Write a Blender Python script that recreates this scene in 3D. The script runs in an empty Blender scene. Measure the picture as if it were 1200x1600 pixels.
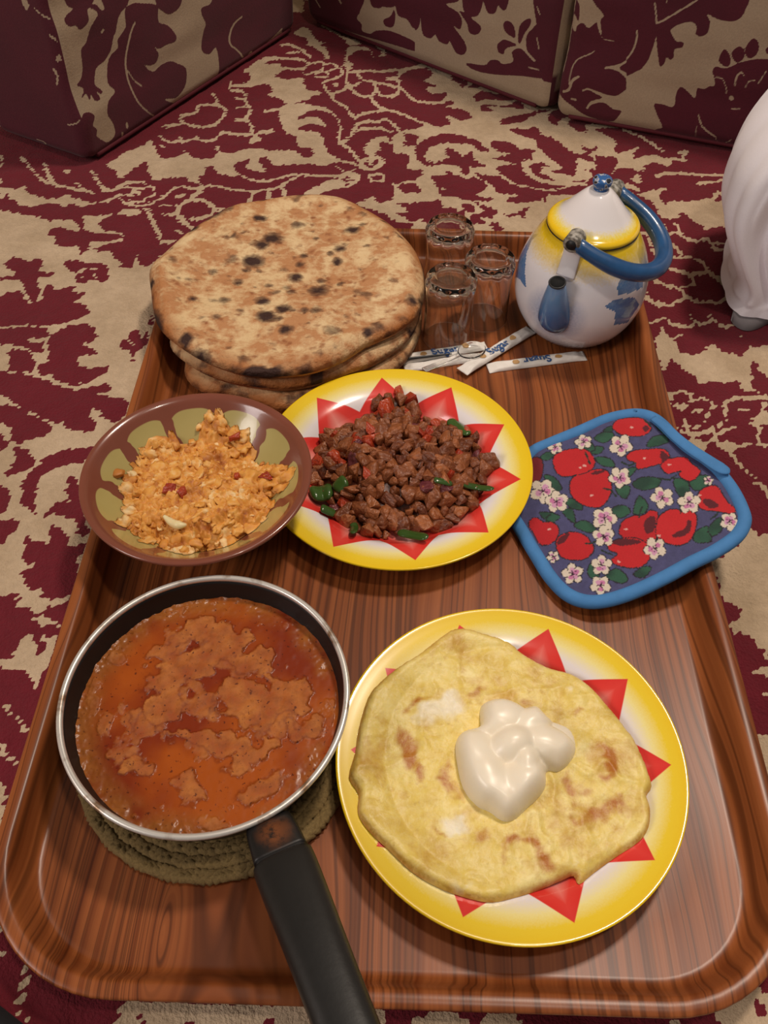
import bpy, bmesh, math, random
import numpy as np
from mathutils import Vector, Matrix

random.seed(7)
RNG = np.random.default_rng(7)
SC = bpy.context.scene
COL = SC.collection

# ------------------------------------------------------------------ camera
F_PX, PITCH, ROLL, YAW, CAM_H = 1354.8, 0.8839, 0.0203, 0.0111, 0.5647


def cam_axes():
    cp, sp = math.cos(PITCH), math.sin(PITCH)
    fw, up, rt = np.array([0, cp, -sp]), np.array([0, sp, cp]), np.array([1.0, 0, 0])
    c, s = math.cos(YAW), math.sin(YAW)
    Z = np.array([[c, -s, 0], [s, c, 0], [0, 0, 1]])
    fw, up, rt = Z @ fw, Z @ up, Z @ rt
    c, s = math.cos(ROLL), math.sin(ROLL)
    return c * rt + s * up, -s * rt + c * up, fw


RT, UP, FW = cam_axes()
EYE = np.array([0, 0, CAM_H])
cd = bpy.data.cameras.new('camera')
cam = bpy.data.objects.new('camera', cd)
COL.objects.link(cam)
cd.sensor_fit = 'VERTICAL'
cd.sensor_height = 24.0
cd.lens = 24.0 * F_PX / 1600.0
cd.clip_start = 0.01
cam.matrix_world = Matrix([[RT[0], UP[0], -FW[0], 0], [RT[1], UP[1], -FW[1], 0],
                           [RT[2], UP[2], -FW[2], CAM_H], [0, 0, 0, 1]])
SC.camera = cam

# ------------------------------------------------------------------ world, lamps, exposure
W = bpy.data.worlds.new('World')
SC.world = W
W.use_nodes = True
bg = W.node_tree.nodes['Background']
bg.inputs['Color'].default_value = (1.0, 0.88, 0.78, 1)
bg.inputs['Strength'].default_value = 0.18


def area_lamp(name, loc, target, size, power, col):
    ld = bpy.data.lights.new(name, 'AREA')
    ld.shape = 'DISK'
    ld.size = size
    ld.energy = power
    ld.color = col
    o = bpy.data.objects.new(name, ld)
    COL.objects.link(o)
    o.location = loc
    o.rotation_euler = (Vector(target) - Vector(loc)).to_track_quat('-Z', 'Y').to_euler()
    return o


area_lamp('ceiling_lamp', (0.62, 1.12, 2.3), (0.05, 0.5, 0), 0.28, 30, (1.0, 0.85, 0.71))
area_lamp('ceiling_lamp', (0.45, 0.10, 2.4), (0.0, 0.5, 0), 0.16, 10, (1.0, 0.86, 0.73))
area_lamp('left_fill_light', (-2.0, -0.55, 1.5), (0.1, 0.9, 0.1), 1.0, 27, (1.0, 0.90, 0.86))  # soft fill added from the front left; no window stands there
vs = SC.view_settings
vs.view_transform = 'Standard'
vs.look = 'None'
vs.gamma = 1.0
vs.use_curve_mapping = False
vs.exposure = 0.0

# ------------------------------------------------------------------ photo geometry helpers


def ray(px):
    px = np.asarray(px, float)
    return FW + ((px[..., 0:1] - 600) / F_PX) * RT - ((px[..., 1:2] - 800) / F_PX) * UP


def at(px, z):
    """world points where the photograph's pixels meet the horizontal plane at height z"""
    d = ray(px)
    return EYE + d * ((z - CAM_H) / d[..., 2:3])


def at1(x, y, z):
    return at(np.array([[x, y]]), z)[0]


def on_plane(px, p0, n):
    d = ray(px)
    t = ((p0 - EYE) @ n) / (d @ n)
    return EYE + d * t[..., None]


def pts(s):
    return np.array([[float(v) for v in p.split(',')] for p in s.split()])


def inside(P, poly):
    """point in polygon for many points"""
    x, y = P[:, 0], P[:, 1]
    r = np.zeros(len(P), bool)
    a = poly
    b = np.roll(poly, -1, 0)
    for (x0, y0), (x1, y1) in zip(a, b):
        if y0 == y1:
            continue
        r ^= ((y0 > y) != (y1 > y)) & (x < (x1 - x0) * (y - y0) / (y1 - y0) + x0)
    return r


def edge_dist(P, poly):
    d = np.full(len(P), 1e9)
    for a, b in zip(poly, np.roll(poly, -1, 0)):
        ab = b - a
        t = np.clip(((P - a) @ ab) / max(ab @ ab, 1e-12), 0, 1)
        d = np.minimum(d, np.linalg.norm(P - (a + t[:, None] * ab), axis=1))
    return d


def smooth(poly, n=4, closed=True):
    """Catmull-Rom"""
    p = np.asarray(poly, float)
    k = len(p)
    out = []
    for i in range(k if closed else k - 1):
        g = (lambda j: p[j % k]) if closed else (lambda j: p[min(max(j, 0), k - 1)])
        p0, p1, p2, p3 = g(i - 1), g(i), g(i + 1), g(i + 2)
        for j in range(n):
            t = j / n
            out.append(0.5 * (2 * p1 + (p2 - p0) * t + (2 * p0 - 5 * p1 + 4 * p2 - p3) * t * t + (3 * p1 - p0 - 3 * p2 + p3) * t ** 3))
    if not closed:
        out.append(p[-1])
    return np.array(out)


def stroke(line, w):
    """quads covering a polyline of width w"""
    q = []
    for a, b in zip(line[:-1], line[1:]):
        d = (b - a) / max(np.linalg.norm(b - a), 1e-9)
        n = np.array([-d[1], d[0]]) * w / 2
        e = d * w * 0.35
        q.append(np.array([a - e + n, b + e + n, b + e - n, a - e - n]))
    return q


def paint(P, tiles, to_surface):
    """value 1 = maroon yarn, 0 = beige, -1 = not described; P are surface coordinates"""
    v = np.full(len(P), -1.0)
    for ox, oy, s, clip, base, shapes in tiles:
        conv = lambda q: to_surface(q / s + [ox, oy])
        x0, y0, x1, y1 = clip
        cl = to_surface(np.array([[x0, y0], [(x0 + x1) / 2, y0], [x1, y0], [x1, y1], [(x0 + x1) / 2, y1], [x0, y1]], float))
        idx = np.nonzero(inside(P, cl))[0]
        if not len(idx):
            continue
        Q = P[idx]
        val = np.full(len(idx), 1.0 if base == 'M' else 0.0)
        for c, w, txt in shapes:
            q = pts(txt)
            polys = [smooth(q, 3)] if w == 0 else stroke(smooth(q, 3, False), w * 1.18)
            for pl in polys:
                pw = conv(pl)
                lo, hi = pw.min(0), pw.max(0)
                k = np.nonzero(((Q >= lo) & (Q <= hi)).all(1))[0]
                if len(k):
                    val[k[inside(Q[k], pw)]] = 1.0 if c == 'M' else 0.0
        v[idx] = val
    return v


# ------------------------------------------------------------------ sheets


def sheet(outline, step, seed=1):
    """triangulated sheet inside a closed outline: points (outline first), triangles, outline count, distance to the edge"""
    from mathutils.geometry import delaunay_2d_cdt
    rg = np.random.default_rng(seed)
    o = np.asarray(outline, float)
    seg = np.linalg.norm(np.roll(o, -1, 0) - o, axis=1)
    b = []
    for i in range(len(o)):
        k = max(1, int(round(seg[i] / step)))
        b += [o[i] + (o[(i + 1) % len(o)] - o[i]) * j / k for j in range(k)]
    b = np.array(b)
    lo, hi = b.min(0), b.max(0)
    X, Y = np.meshgrid(np.arange(lo[0], hi[0], step), np.arange(lo[1], hi[1], step))
    g = np.c_[X.ravel(), Y.ravel()]
    g = g + rg.uniform(-0.2, 0.2, g.shape) * step
    g = g[inside(g, o)]
    dg = edge_dist(g, o)
    g = g[dg > step * 0.6]
    dg = dg[dg > step * 0.6]
    allp = np.r_[b, g]
    m = len(b)
    r = delaunay_2d_cdt([Vector(p) for p in allp], [(i, (i + 1) % m) for i in range(m)], [], 1, 1e-8)
    tri = [tuple(f) for f in r[2]]
    P = np.array([v[:] for v in r[0]])
    a, b_, c = P[tri[0][0]], P[tri[0][1]], P[tri[0][2]]
    if (b_[0] - a[0]) * (c[1] - a[1]) - (b_[1] - a[1]) * (c[0] - a[0]) < 0:
        tri = [t[::-1] for t in tri]
    return P, tri, m, np.r_[np.zeros(m), dg]


def shell(P, tri, m, top, bot, to3=None):
    """closed body between two heights over a sheet"""
    n = len(P)
    V = np.concatenate([np.c_[P, top], np.c_[P, bot]])
    area = sum(P[i, 0] * P[(i + 1) % m, 1] - P[(i + 1) % m, 0] * P[i, 1] for i in range(m))
    side = [(i, n + i, n + (i + 1) % m, (i + 1) % m) for i in range(m)]
    if area < 0:
        side = [t[::-1] for t in side]
    return V, tri + [tuple(i + n for i in t[::-1]) for t in tri] + [s[::1] for s in side]


# ------------------------------------------------------------------ noise


def worley(P, seed=0):
    """distance to the nearest of one random point per unit cell, 2-D"""
    P = np.asarray(P, float)[:, :2]
    i = np.floor(P).astype(np.int64)
    d = np.full(len(P), 9.0)
    for dx in (-1, 0, 1):
        for dy in (-1, 0, 1):
            c = i + [dx, dy]
            z = np.zeros(len(P), np.int64)
            q = np.c_[_hash(c[:, 0], c[:, 1], z, seed), _hash(c[:, 0], c[:, 1], z + 1, seed)] * 0.5 + 0.5 + c
            d = np.minimum(d, np.linalg.norm(P - q, axis=1))
    return d


def _hash(ix, iy, iz, seed):
    h = (ix * 374761393 + iy * 668265263 + iz * 1274126177 + seed * 974634777) & 0xFFFFFFFF
    h = ((h ^ (h >> 13)) * 1103515245) & 0xFFFFFFFF
    h = ((h ^ (h >> 15)) * 2246822519) & 0xFFFFFFFF
    return ((h ^ (h >> 16)) & 0xFFFF) / 32767.5 - 1.0


def vnoise(P, seed=0):
    P = np.asarray(P, float)
    if P.shape[1] == 2:
        P = np.c_[P, np.zeros(len(P))]
    i = np.floor(P).astype(np.int64)
    f = P - i
    f = f * f * (3 - 2 * f)
    r = 0
    for dx in (0, 1):
        for dy in (0, 1):
            for dz in (0, 1):
                w = (f[:, 0] if dx else 1 - f[:, 0]) * (f[:, 1] if dy else 1 - f[:, 1]) * (f[:, 2] if dz else 1 - f[:, 2])
                r = r + w * _hash(i[:, 0] + dx, i[:, 1] + dy, i[:, 2] + dz, seed)
    return r


def fbm(P, octv=4, seed=0):
    r, a = 0, 1.0
    P = np.asarray(P, float)
    for o in range(octv):
        r = r + a * vnoise(P * 2 ** o + 17.3 * o, seed + o)
        a *= 0.5
    return r


# ------------------------------------------------------------------ objects


def lin(h):
    h = h.lstrip('#')
    c = [int(h[i:i + 2], 16) / 255 for i in (0, 2, 4)]
    return tuple(x / 12.92 if x <= 0.04045 else ((x + 0.055) / 1.055) ** 2.4 for x in c) + (1.0,)


def new_mesh(name, V, Fc, smooth_=True, attrs=None):
    me = bpy.data.meshes.new(name)
    V = np.asarray(V, np.float32)
    if isinstance(Fc, np.ndarray):
        n = Fc.shape[1]
        me.vertices.add(len(V))
        me.vertices.foreach_set('co', V.ravel())
        me.loops.add(Fc.size)
        me.loops.foreach_set('vertex_index', Fc.ravel().astype(np.int32))
        me.polygons.add(len(Fc))
        me.polygons.foreach_set('loop_start', np.arange(0, Fc.size, n, dtype=np.int32))
        me.update(calc_edges=True)
    else:
        me.from_pydata([tuple(map(float, v)) for v in V], [], [tuple(int(i) for i in f) for f in Fc])
        me.update()
    for k, a in (attrs or {}).items():
        a = np.asarray(a, np.float32)
        if a.ndim == 1:
            at_ = me.attributes.new(k, 'FLOAT', 'POINT')
            at_.data.foreach_set('value', a)
        else:
            at_ = me.attributes.new(k, 'FLOAT_COLOR', 'POINT')
            if a.shape[1] == 3:
                a = np.c_[a, np.ones(len(a), np.float32)]
            at_.data.foreach_set('color', a.ravel())
    me.polygons.foreach_set('use_smooth', np.full(len(me.polygons), smooth_))
    return me


def link(name, me, mat, parent=None, loc=(0, 0, 0)):
    o = bpy.data.objects.new(name, me)
    COL.objects.link(o)
    o.location = loc
    if mat is not None and not me.materials:
        me.materials.append(getattr(mat, 'm', mat))
    if parent is not None:
        o.parent = parent
    return o


def obj(name, V, Fc, mat, parent=None, loc=None, smooth_=True, attrs=None):
    """V in world coordinates (or the parent's own); loc becomes the object's origin"""
    V = np.asarray(V, float)
    if parent is not None:
        if loc is None:
            loc = np.zeros(3)
    if loc is None:
        loc = np.array([V[:, 0].mean(), V[:, 1].mean(), V[:, 2].min()])
    return link(name, new_mesh(name, V - np.asarray(loc), Fc, smooth_, attrs), mat, parent, loc)


def tag(o, label, cat, group=None, kind=None):
    o['label'] = label
    o['category'] = cat
    if group:
        o['group'] = group
    if kind:
        o['kind'] = kind
    return o


def thing(name, label, cat, loc, group=None):
    o = bpy.data.objects.new(name, None)
    COL.objects.link(o)
    o.empty_display_size = 0.02
    o.location = loc
    return tag(o, label, cat, group)


def grid_f(nu, nv, wrap_u=False, wrap_v=False, off=0):
    """faces of a grid of nu*nv vertices, index = i*nv + j"""
    i = np.arange(nu if wrap_u else nu - 1)
    j = np.arange(nv if wrap_v else nv - 1)
    I, J = np.meshgrid(i, j, indexing='ij')
    I, J = I.ravel(), J.ravel()
    I2, J2 = (I + 1) % nu, (J + 1) % nv
    return np.stack([I * nv + J, I2 * nv + J, I2 * nv + J2, I * nv + J2], 1) + off


def lathe(prof, n=96, close=False):
    """prof: (r, z) rows from outside-bottom on; returns verts, faces (faces outward for an upward outer profile)"""
    prof = np.asarray(prof, float)
    t = np.linspace(0, 2 * math.pi, n, endpoint=False)
    V = np.stack([np.outer(np.cos(t), prof[:, 0]), np.outer(np.sin(t), prof[:, 0]), np.tile(prof[:, 1], (n, 1))], -1).reshape(-1, 3)
    return V, grid_f(n, len(prof), True, close)


def dense(prof, k=4):
    return smooth(np.asarray(prof, float), k, False)


def tube(path, rad, n=12, caps=True, flat=None, up=None):
    """round tube along a 3-D path; rad a number or one per point"""
    path = np.asarray(path, float)
    m = len(path)
    rad = np.broadcast_to(np.asarray(rad, float), (m,))
    T = np.gradient(path, axis=0)
    T /= np.linalg.norm(T, axis=1)[:, None]
    if up is None:
        up = np.array([0, 0, 1.0]) if abs(T[0, 2]) < 0.9 else np.array([1.0, 0, 0])
    V = []
    t = np.linspace(0, 2 * math.pi, n, endpoint=False)
    prev = up
    for i in range(m):
        b = np.cross(T[i], prev)
        b /= np.linalg.norm(b)
        u = np.cross(b, T[i])
        prev = u
        fl = 1.0 if flat is None else flat
        V.append(path[i] + rad[i] * (np.outer(np.cos(t), b) + fl * np.outer(np.sin(t), u)))
    V = np.concatenate(V)
    Fc = [tuple(f) for f in grid_f(m, n, False, True)]
    Fc = [(a, d, c, b) for a, b, c, d in Fc]
    if caps:
        Fc.append(tuple(range(n)))
        Fc.append(tuple(reversed(range((m - 1) * n, m * n))))
    return V, Fc


def disc(outline, rings, n_extra=0):
    """polar grid filling a closed outline: returns uv (k 2), ring fraction, faces, count per ring; centre is the mean"""
    o = np.asarray(outline, float)
    c = o.mean(0)
    m = len(o)
    fr = np.linspace(0, 1, rings + 1)[1:]
    V = [c[None]] + [c + (o - c) * f for f in fr]
    r = np.concatenate([[0.0]] + [np.full(m, f) for f in fr])
    Fc = [(0, 1 + j, 1 + (j + 1) % m) for j in range(m)]
    for k in range(rings - 1):
        a = 1 + k * m
        b = a + m
        for j in range(m):
            j2 = (j + 1) % m
            Fc.append((a + j, b + j, b + j2, a + j2))
    return np.concatenate(V), r, Fc, m


def ico(sub):
    bm = bmesh.new()
    bmesh.ops.create_icosphere(bm, subdivisions=sub, radius=1.0)
    V = np.array([v.co[:] for v in bm.verts])
    Fc = np.array([[v.index for v in f.verts] for f in bm.faces])
    bm.free()
    return V, Fc


# ------------------------------------------------------------------ materials


class Mat:
    """small node-building helper"""

    def __init__(self, name, color='#888888', rough=0.6, **kw):
        self.m = bpy.data.materials.new(name)
        self.m.use_nodes = True
        self.nt = self.m.node_tree
        self.b = self.nt.nodes['Principled BSDF']
        self.set('Base Color', lin(color) if isinstance(color, str) else color)
        self.set('Roughness', rough)
        for k, v in kw.items():
            self.set(k.replace('_', ' '), v)

    def set(self, k, v):
        i = self.b.inputs[k]
        if isinstance(v, bpy.types.NodeSocket):
            self.nt.links.new(v, i)
        else:
            i.default_value = v

    def n(self, typ, ins=None, out=0, **props):
        nd = self.nt.nodes.new(typ)
        for k, v in props.items():
            setattr(nd, k, v)
        for k, v in (ins or {}).items():
            if isinstance(v, bpy.types.NodeSocket):
                self.nt.links.new(v, nd.inputs[k])
            else:
                nd.inputs[k].default_value = v
        return nd.outputs[out]

    def math(self, op, a, b=0.0, clamp=False):
        return self.n('ShaderNodeMath', {0: a, 1: b}, operation=op, use_clamp=clamp)

    def mix(self, f, a, b, blend='MIX'):
        a = lin(a) if isinstance(a, str) else a
        b = lin(b) if isinstance(b, str) else b
        return self.n('ShaderNodeMix', {0: f, 6: a, 7: b}, out=2, data_type='RGBA', blend_type=blend)

    def attr(self, k, out='Fac'):
        nd = self.nt.nodes.new('ShaderNodeAttribute')
        nd.attribute_name = k
        return nd.outputs[out]

    def obj_co(self, scale=(1, 1, 1), rot=(0, 0, 0)):
        c = self.nt.nodes.new('ShaderNodeTexCoord').outputs['Object']
        return self.n('ShaderNodeMapping', {'Vector': c, 'Scale': scale, 'Rotation': rot})

    def noise(self, co, scale, detail=4, rough=0.55, dist=0.0):
        return self.n('ShaderNodeTexNoise', {'Vector': co, 'Scale': scale, 'Detail': detail, 'Roughness': rough, 'Distortion': dist})

    def ramp(self, f, stops, interp='LINEAR'):
        nd = self.nt.nodes.new('ShaderNodeValToRGB')
        nd.color_ramp.interpolation = interp
        e = nd.color_ramp.elements
        while len(e) < len(stops):
            e.new(0.5)
        for q, (p, c) in zip(e, stops):
            q.position = p
            q.color = lin(c) if isinstance(c, str) else (c, c, c, 1)
        self.nt.links.new(f, nd.inputs[0])
        return nd.outputs[0]

    def bump(self, h, strength=0.3, dist=0.002):
        self.set('Normal', self.n('ShaderNodeBump', {'Height': h, 'Strength': strength, 'Distance': dist}))
        return self


def plain(name, color, rough=0.5, var=0.12, scale=60, bump=0.0, **kw):
    """a colour with slight procedural mottling"""
    M = Mat(name, color, rough, **kw)
    co = M.obj_co()
    nz = M.noise(co, scale, 4)
    c = lin(color)
    d = tuple(x * (1 - var) for x in c[:3]) + (1,)
    l = tuple(min(1, x * (1 + var)) for x in c[:3]) + (1,)
    M.set('Base Color', M.mix(nz, d, l))
    if bump:
        M.bump(nz, bump, 0.001)
    return M.m
# ------------------------------------------------------------------ drawn patterns
# (origin x, origin y, scale, clip box, ground colour, shapes); shape = (colour, 0 = filled / stroke width, points)
CARPET = [
    (0, 200, 4, (-40, 200, 250, 400), 'M', [
        ('B', 0, "0,170 20,175 15,200 0,205"), ('B', 0, "0,220 25,225 15,245 0,250"), ('B', 0, "0,315 15,325 10,355 0,360"),
        ('B', 0, "0,378 60,375 110,380 150,362 160,375 150,388 230,420 290,440 340,440 380,432 430,415 440,430 480,440 530,460 600,462 650,455 700,435 720,420 725,432 700,452 640,468 560,475 500,487 440,470 410,490 370,478 300,470 200,488 150,485 120,470 100,450 60,440 40,410 20,435 0,440"),
        ('B', 0, "-200,540 60,525 130,540 220,550 270,565 320,575 390,570 450,575 490,600 475,610 500,640 480,645 420,630 390,618 340,625 310,640 300,665 340,675 350,705 355,735 400,740 430,745 490,735 500,760 495,785 500,800 500,900 -200,900"),
        ('B', 0, "520,550 560,548 620,545 700,535 730,532 690,545 640,570 615,600 630,625 660,645 640,655 580,650 540,640 520,620 525,580"),
        ('B', 14, "660,650 700,655 740,655 765,675 760,700 730,708 690,715 650,725"),
        ('B', 0, "560,710 600,705 690,715 650,730 610,745 600,765 640,770 690,770 690,820 500,820 530,780 560,750"),
        ('B', 0, "735,525 790,505 850,512 880,520 850,545 800,548 750,540"),
        ('B', 22, "920,510 945,560 970,620 1000,670 1015,690"), ('B', 0, "1000,680 1095,700 1050,740 1015,760"),
        ('B', 13, "130,180 180,230 220,290 280,330 360,360 450,380 520,390 600,415"), ('B', 14, "520,390 485,345"),
        ('B', 22, "285,225 300,290 330,345"), ('B', 0, "400,265 420,255 438,280 405,280"),
        ('B', 18, "570,265 610,330 650,385 720,385 790,345 830,340"),
        ('B', 10, "730,390 760,375 820,375 835,395 820,420 760,425 730,415"), ('B', 10, "810,345 860,335 905,345 895,375 840,385"),
        ('B', 10, "880,400 900,375 945,365 975,390 960,420 915,435"), ('B', 10, "800,425 830,410 880,420 915,450 850,465 805,450"), ('B', 10, "840,400 880,405"),
        ('B', 12, "730,425 770,460 820,485 880,490 940,475 1000,445 1050,400 1100,375 1180,378"),
        ('B', 0, "665,225 720,190 800,145 880,115 940,70 950,100 985,120 980,155 1020,185 1080,190 1150,160 1165,150 1200,180 1200,340 1180,310 1100,305 1040,310 960,325 945,290 920,260 918,210 880,225 820,270 780,290 765,310 745,300 720,265 690,255")]),
    (200, 20, 4, (200, 20, 475, 200), 'M', [
        ('B', 0, "720,370 760,330 840,280 900,270 960,285 870,305 860,320 930,320 970,345 960,365 910,400 960,405 1000,415 1090,410 1100,450 1130,490 1200,480 1200,520 1130,520 1100,545 1040,565 1110,560 1200,575 1200,600 1120,615 1060,650 1060,670 1130,650 1200,665 1200,700 1130,695 1075,720 1070,740 1130,740 1200,770 1200,800 1050,800 1040,770 990,750 960,700 950,660 945,600 980,575 970,545 900,530 860,520 895,500 900,470 860,445 770,460 720,450 760,415 760,380"),
        ('B', 14, "645,430 640,480 720,490 735,560 770,610 720,670 680,672"), ('B', 14, "640,455 720,455 780,460"), ('B', 16, "680,672 735,670 775,720 780,760"),
        ('B', 10, "670,535 730,545"), ('B', 10, "680,590 740,590"), ('B', 12, "850,615 950,605"),
        ('B', 16, "525,505 550,530 540,570 440,580 425,625 340,640 350,690 460,715 540,700 600,640 605,600 545,570"),
        ('B', 14, "215,712 340,690"), ('B', 13, "960,205 1000,195 1070,225 1140,270"), ('B', 11, "1000,248 1080,245"),
        ('B', 13, "960,285 1080,290 1130,310 1100,350 970,352"),
        ('B', 0, "1050,110 1090,90 1140,105 1150,150 1200,180 1200,220 1160,205 1115,195 1120,165 1090,150 1040,135"),
        ('B', 10, "1110,350 1140,320 1200,320"), ('B', 10, "1095,380 1150,390 1200,380"), ('B', 10, "1180,310 1190,350 1160,370")]),
    (200, 180, 4, (250, 200, 475, 400), 'M', [
        ('B', 14, "215,72 270,70 340,40 400,65 470,72 540,55 590,20"),
        ('B', 13, "130,130 200,125 225,158 300,165 400,150 430,130 440,150 500,160 560,140 590,105 650,115 720,122 775,118"), ('B', 12, "320,115 335,150"),
        ('B', 16, "690,35 740,55 775,100 775,118"),
        ('B', 0, "790,125 830,100 900,85 905,110 860,120 820,125 835,155 800,170 770,180 760,165 770,135"), ('B', 10, "905,85 945,60"),
        ('B', 0, "0,200 60,190 130,160 155,155 165,185 240,195 190,205 180,225 195,260 240,270 300,260 350,245 360,225 385,250 410,265 470,272 530,265 555,230 545,215 560,190 570,215 600,235 660,230 740,210 800,205 860,215 920,220 1000,218 1050,225 1080,250 1130,262 1150,250 1155,225 1110,200 1075,205 1050,160 1050,130 990,110 960,80 945,50 960,0 1050,0 1060,25 1110,10 1200,20 1200,60 1130,55 1080,75 1070,95 1130,95 1200,110 1200,300 1100,305 1000,310 930,310 895,300 870,260 840,260 820,275 830,310 870,350 820,352 770,345 740,320 760,275 720,280 690,295 665,310 665,340 690,370 660,385 600,370 550,355 530,315 490,320 480,345 490,370 445,385 450,420 470,440 420,425 370,415 365,390 320,385 260,385 210,395 160,400 150,370 125,340 115,290 60,310 0,340"),
        ('B', 12, "690,370 750,395 820,412 900,410 960,390 1020,375 1100,370 1200,372"),
        ('B', 13, "1065,375 1010,410 960,440 900,465 850,470 790,480 730,472 650,462 580,450 500,442"),
        ('B', 20, "790,485 755,545"), ('B', 28, "880,470 885,545"), ('B', 22, "965,445 985,525"),
        ('B', 13, "0,570 70,572 150,555 220,510 280,465 330,450 400,460 480,450"), ('B', 22, "480,450 400,520 340,555 310,600 330,650 400,710"),
        ('B', 18, "400,530 460,535 510,555 545,585 500,630 430,650"), ('B', 18, "545,585 590,590"), ('B', 12, "330,625 370,650 405,645"),
        ('B', 0, "290,510 330,495 350,490 345,512 310,520"), ('B', 9, "140,580 200,570 300,560"), ('B', 26, "150,610 165,690 190,750 215,790"),
        ('B', 0, "215,780 290,780 280,800 200,800"), ('B', 20, "270,620 310,610"), ('B', 16, "300,715 340,735"), ('B', 8, "160,620 240,620"),
        ('B', 0, "1200,425 1130,465 1095,500 1150,490 1200,480")]),
    (450, 20, 4, (475, 0, 725, 200), 'M', [
        ('B', 0, "40,120 80,95 135,100 150,140 180,170 230,190 180,205 225,210 250,240 255,280 230,295 225,260 200,235 170,215 140,205 115,200 125,165 100,150 50,135"),
        ('B', 0, "200,75 260,95 330,140 400,165 460,190 400,200 375,195 360,180 330,150 270,120"),
        ('B', 0, "-20,415 90,412 100,450 130,490 190,485 200,510 140,520 130,540 60,555 40,570 100,568 180,580 250,600 300,640 330,680 330,740 320,800 300,800 320,720 310,670 280,640 200,610 120,615 60,650 65,670 130,650 200,660 235,700 235,715 180,700 120,695 70,735 100,740 160,745 210,780 220,800 50,800 40,770 -20,760"),
        ('B', 12, "0,205 60,220 140,275"), ('B', 10, "0,245 80,245"), ('B', 12, "0,285 80,290 130,320"), ('B', 12, "0,352 60,350 110,345"),
        ('B', 10, "130,320 200,310 225,320 215,350 170,370 110,385 100,350 130,320"), ('B', 9, "180,375 240,370 250,400 190,405 170,380"),
        ('B', 9, "230,325 280,320 310,345 260,365"), ('B', 14, "330,340 340,380 300,410 240,425 225,455 250,490 265,510"),
        ('B', 14, "265,510 300,555 360,590 400,640 425,665"), ('B', 14, "265,510 330,490 370,465"),
        ('B', 0, "355,465 380,440 410,450 450,432 455,442 410,465 400,480 385,480"), ('B', 14, "370,440 360,400 375,370"),
        ('B', 0, "345,330 365,300 390,310 405,335 385,360 360,355"),
        ('B', 0, "370,215 420,205 480,215 510,230 520,265 540,280 520,245 470,235 430,240 390,265 370,290 350,300 360,250"),
        ('B', 13, "385,370 430,370 500,365 560,365 640,360 700,355 780,345 850,340"), ('B', 16, "620,410 680,405 700,375 730,360"),
        ('B', 14, "430,375 470,420 540,432 620,445 690,465 740,500 790,545 880,560 950,560 1000,545"),
        ('B', 14, "400,475 440,520 510,520 545,480 540,445"), ('B', 15, "550,460 575,510 640,520 690,505"), ('B', 12, "690,420 695,460 690,500"),
        ('B', 14, "520,525 530,555 580,590 640,610 740,640 840,685"), ('B', 14, "425,665 430,645 500,625 570,615 640,610"),
        ('B', 15, "410,740 440,695 500,675 560,680 610,665 650,690 690,735"), ('B', 14, "350,800 410,740 470,725 540,720 610,725 650,755"),
        ('B', 0, "800,275 860,270 850,300 830,320 760,345 860,345 900,375 890,400 850,430 910,450 930,460 870,465 870,490 920,505 990,495 990,520 960,545 1000,550 1030,555 1030,575 980,590 1060,600 1120,610 1140,640 1130,660 1080,675 1040,655 1010,645 980,650 1010,670 1010,695 960,710 900,700 850,680 845,705 800,730 740,735 700,745 770,755 800,775 800,800 850,800 900,770 1000,755 1100,770 1200,790 1200,600 1190,560 1160,515 1200,490 1200,460 1110,470 1085,470 1070,440 1020,415 1050,380 1085,375 1100,420 1110,375 1200,390 1200,380 1100,345 960,300 840,255 800,262"),
        ('B', 0, "545,205 575,205 605,225 600,270 570,275 590,250 575,230"), ('B', 0, "600,190 750,210 800,245 700,222 640,215"),
        ('B', 0, "285,440 320,440 310,462 290,460"), ('B', 0, "650,770 690,745 720,770 730,800 640,800")]),
    (450, 180, 4, (475, 200, 725, 400), 'M', [
        ('B', 0, "60,25 120,10 200,20 235,60 220,75 180,50 120,50 70,90 130,100 190,110 215,150 230,190 250,230 300,260 340,280 400,300 430,305 420,340 390,350 350,360 310,330 290,310 285,290 230,315 150,308 50,308 -20,310 -20,220 40,220 70,250 120,265 155,250 155,220 120,200 80,205 50,175 45,130 -20,110 -20,0"),
        ('M', 0, "290,292 330,295 400,308 422,320 400,345 355,352 320,325"),
        ('B', 18, "290,0 330,60 320,130 340,185 400,225 430,270 470,300"), ('B', 13, "340,185 370,150 420,100 470,85 540,82 600,90 650,110"),
        ('B', 13, "400,110 440,55 520,35 600,30 650,55 700,100"), ('B', 14, "390,0 430,35"),
        ('B', 0, "475,210 500,170 540,140 600,135 650,165 640,180 590,160 570,180 575,215 550,230 545,260 520,265 500,250 480,235"),
        ('B', 0, "440,300 480,270 560,255 595,280 590,315 540,345 480,340 450,330"),
        ('M', 0, "465,300 490,285 505,300 495,310"), ('M', 0, "530,300 555,275 565,300 540,310"), ('M', 0, "490,320 515,310 530,325"),
        ('B', 0, "310,400 340,360 400,350 440,370 450,400 410,440 360,455 330,440"),
        ('M', 0, "330,405 355,395 365,410 340,420"), ('M', 0, "385,405 410,395 415,410 390,415"), ('M', 0, "360,385 375,380 378,398 362,398"), ('M', 0, "355,430 380,420 385,435 365,440"),
        ('B', 14, "-20,380 100,375 200,375 300,380 330,385"), ('B', 14, "0,415 60,385"),
        ('B', 0, "330,400 250,410 180,440 120,475 95,500 150,505 210,490 260,465 320,455 340,430"),
        ('B', 0, "495,380 520,365 590,360 605,385 600,410 520,420 500,400"), ('M', 0, "520,385 580,375 585,400 530,408"),
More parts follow.
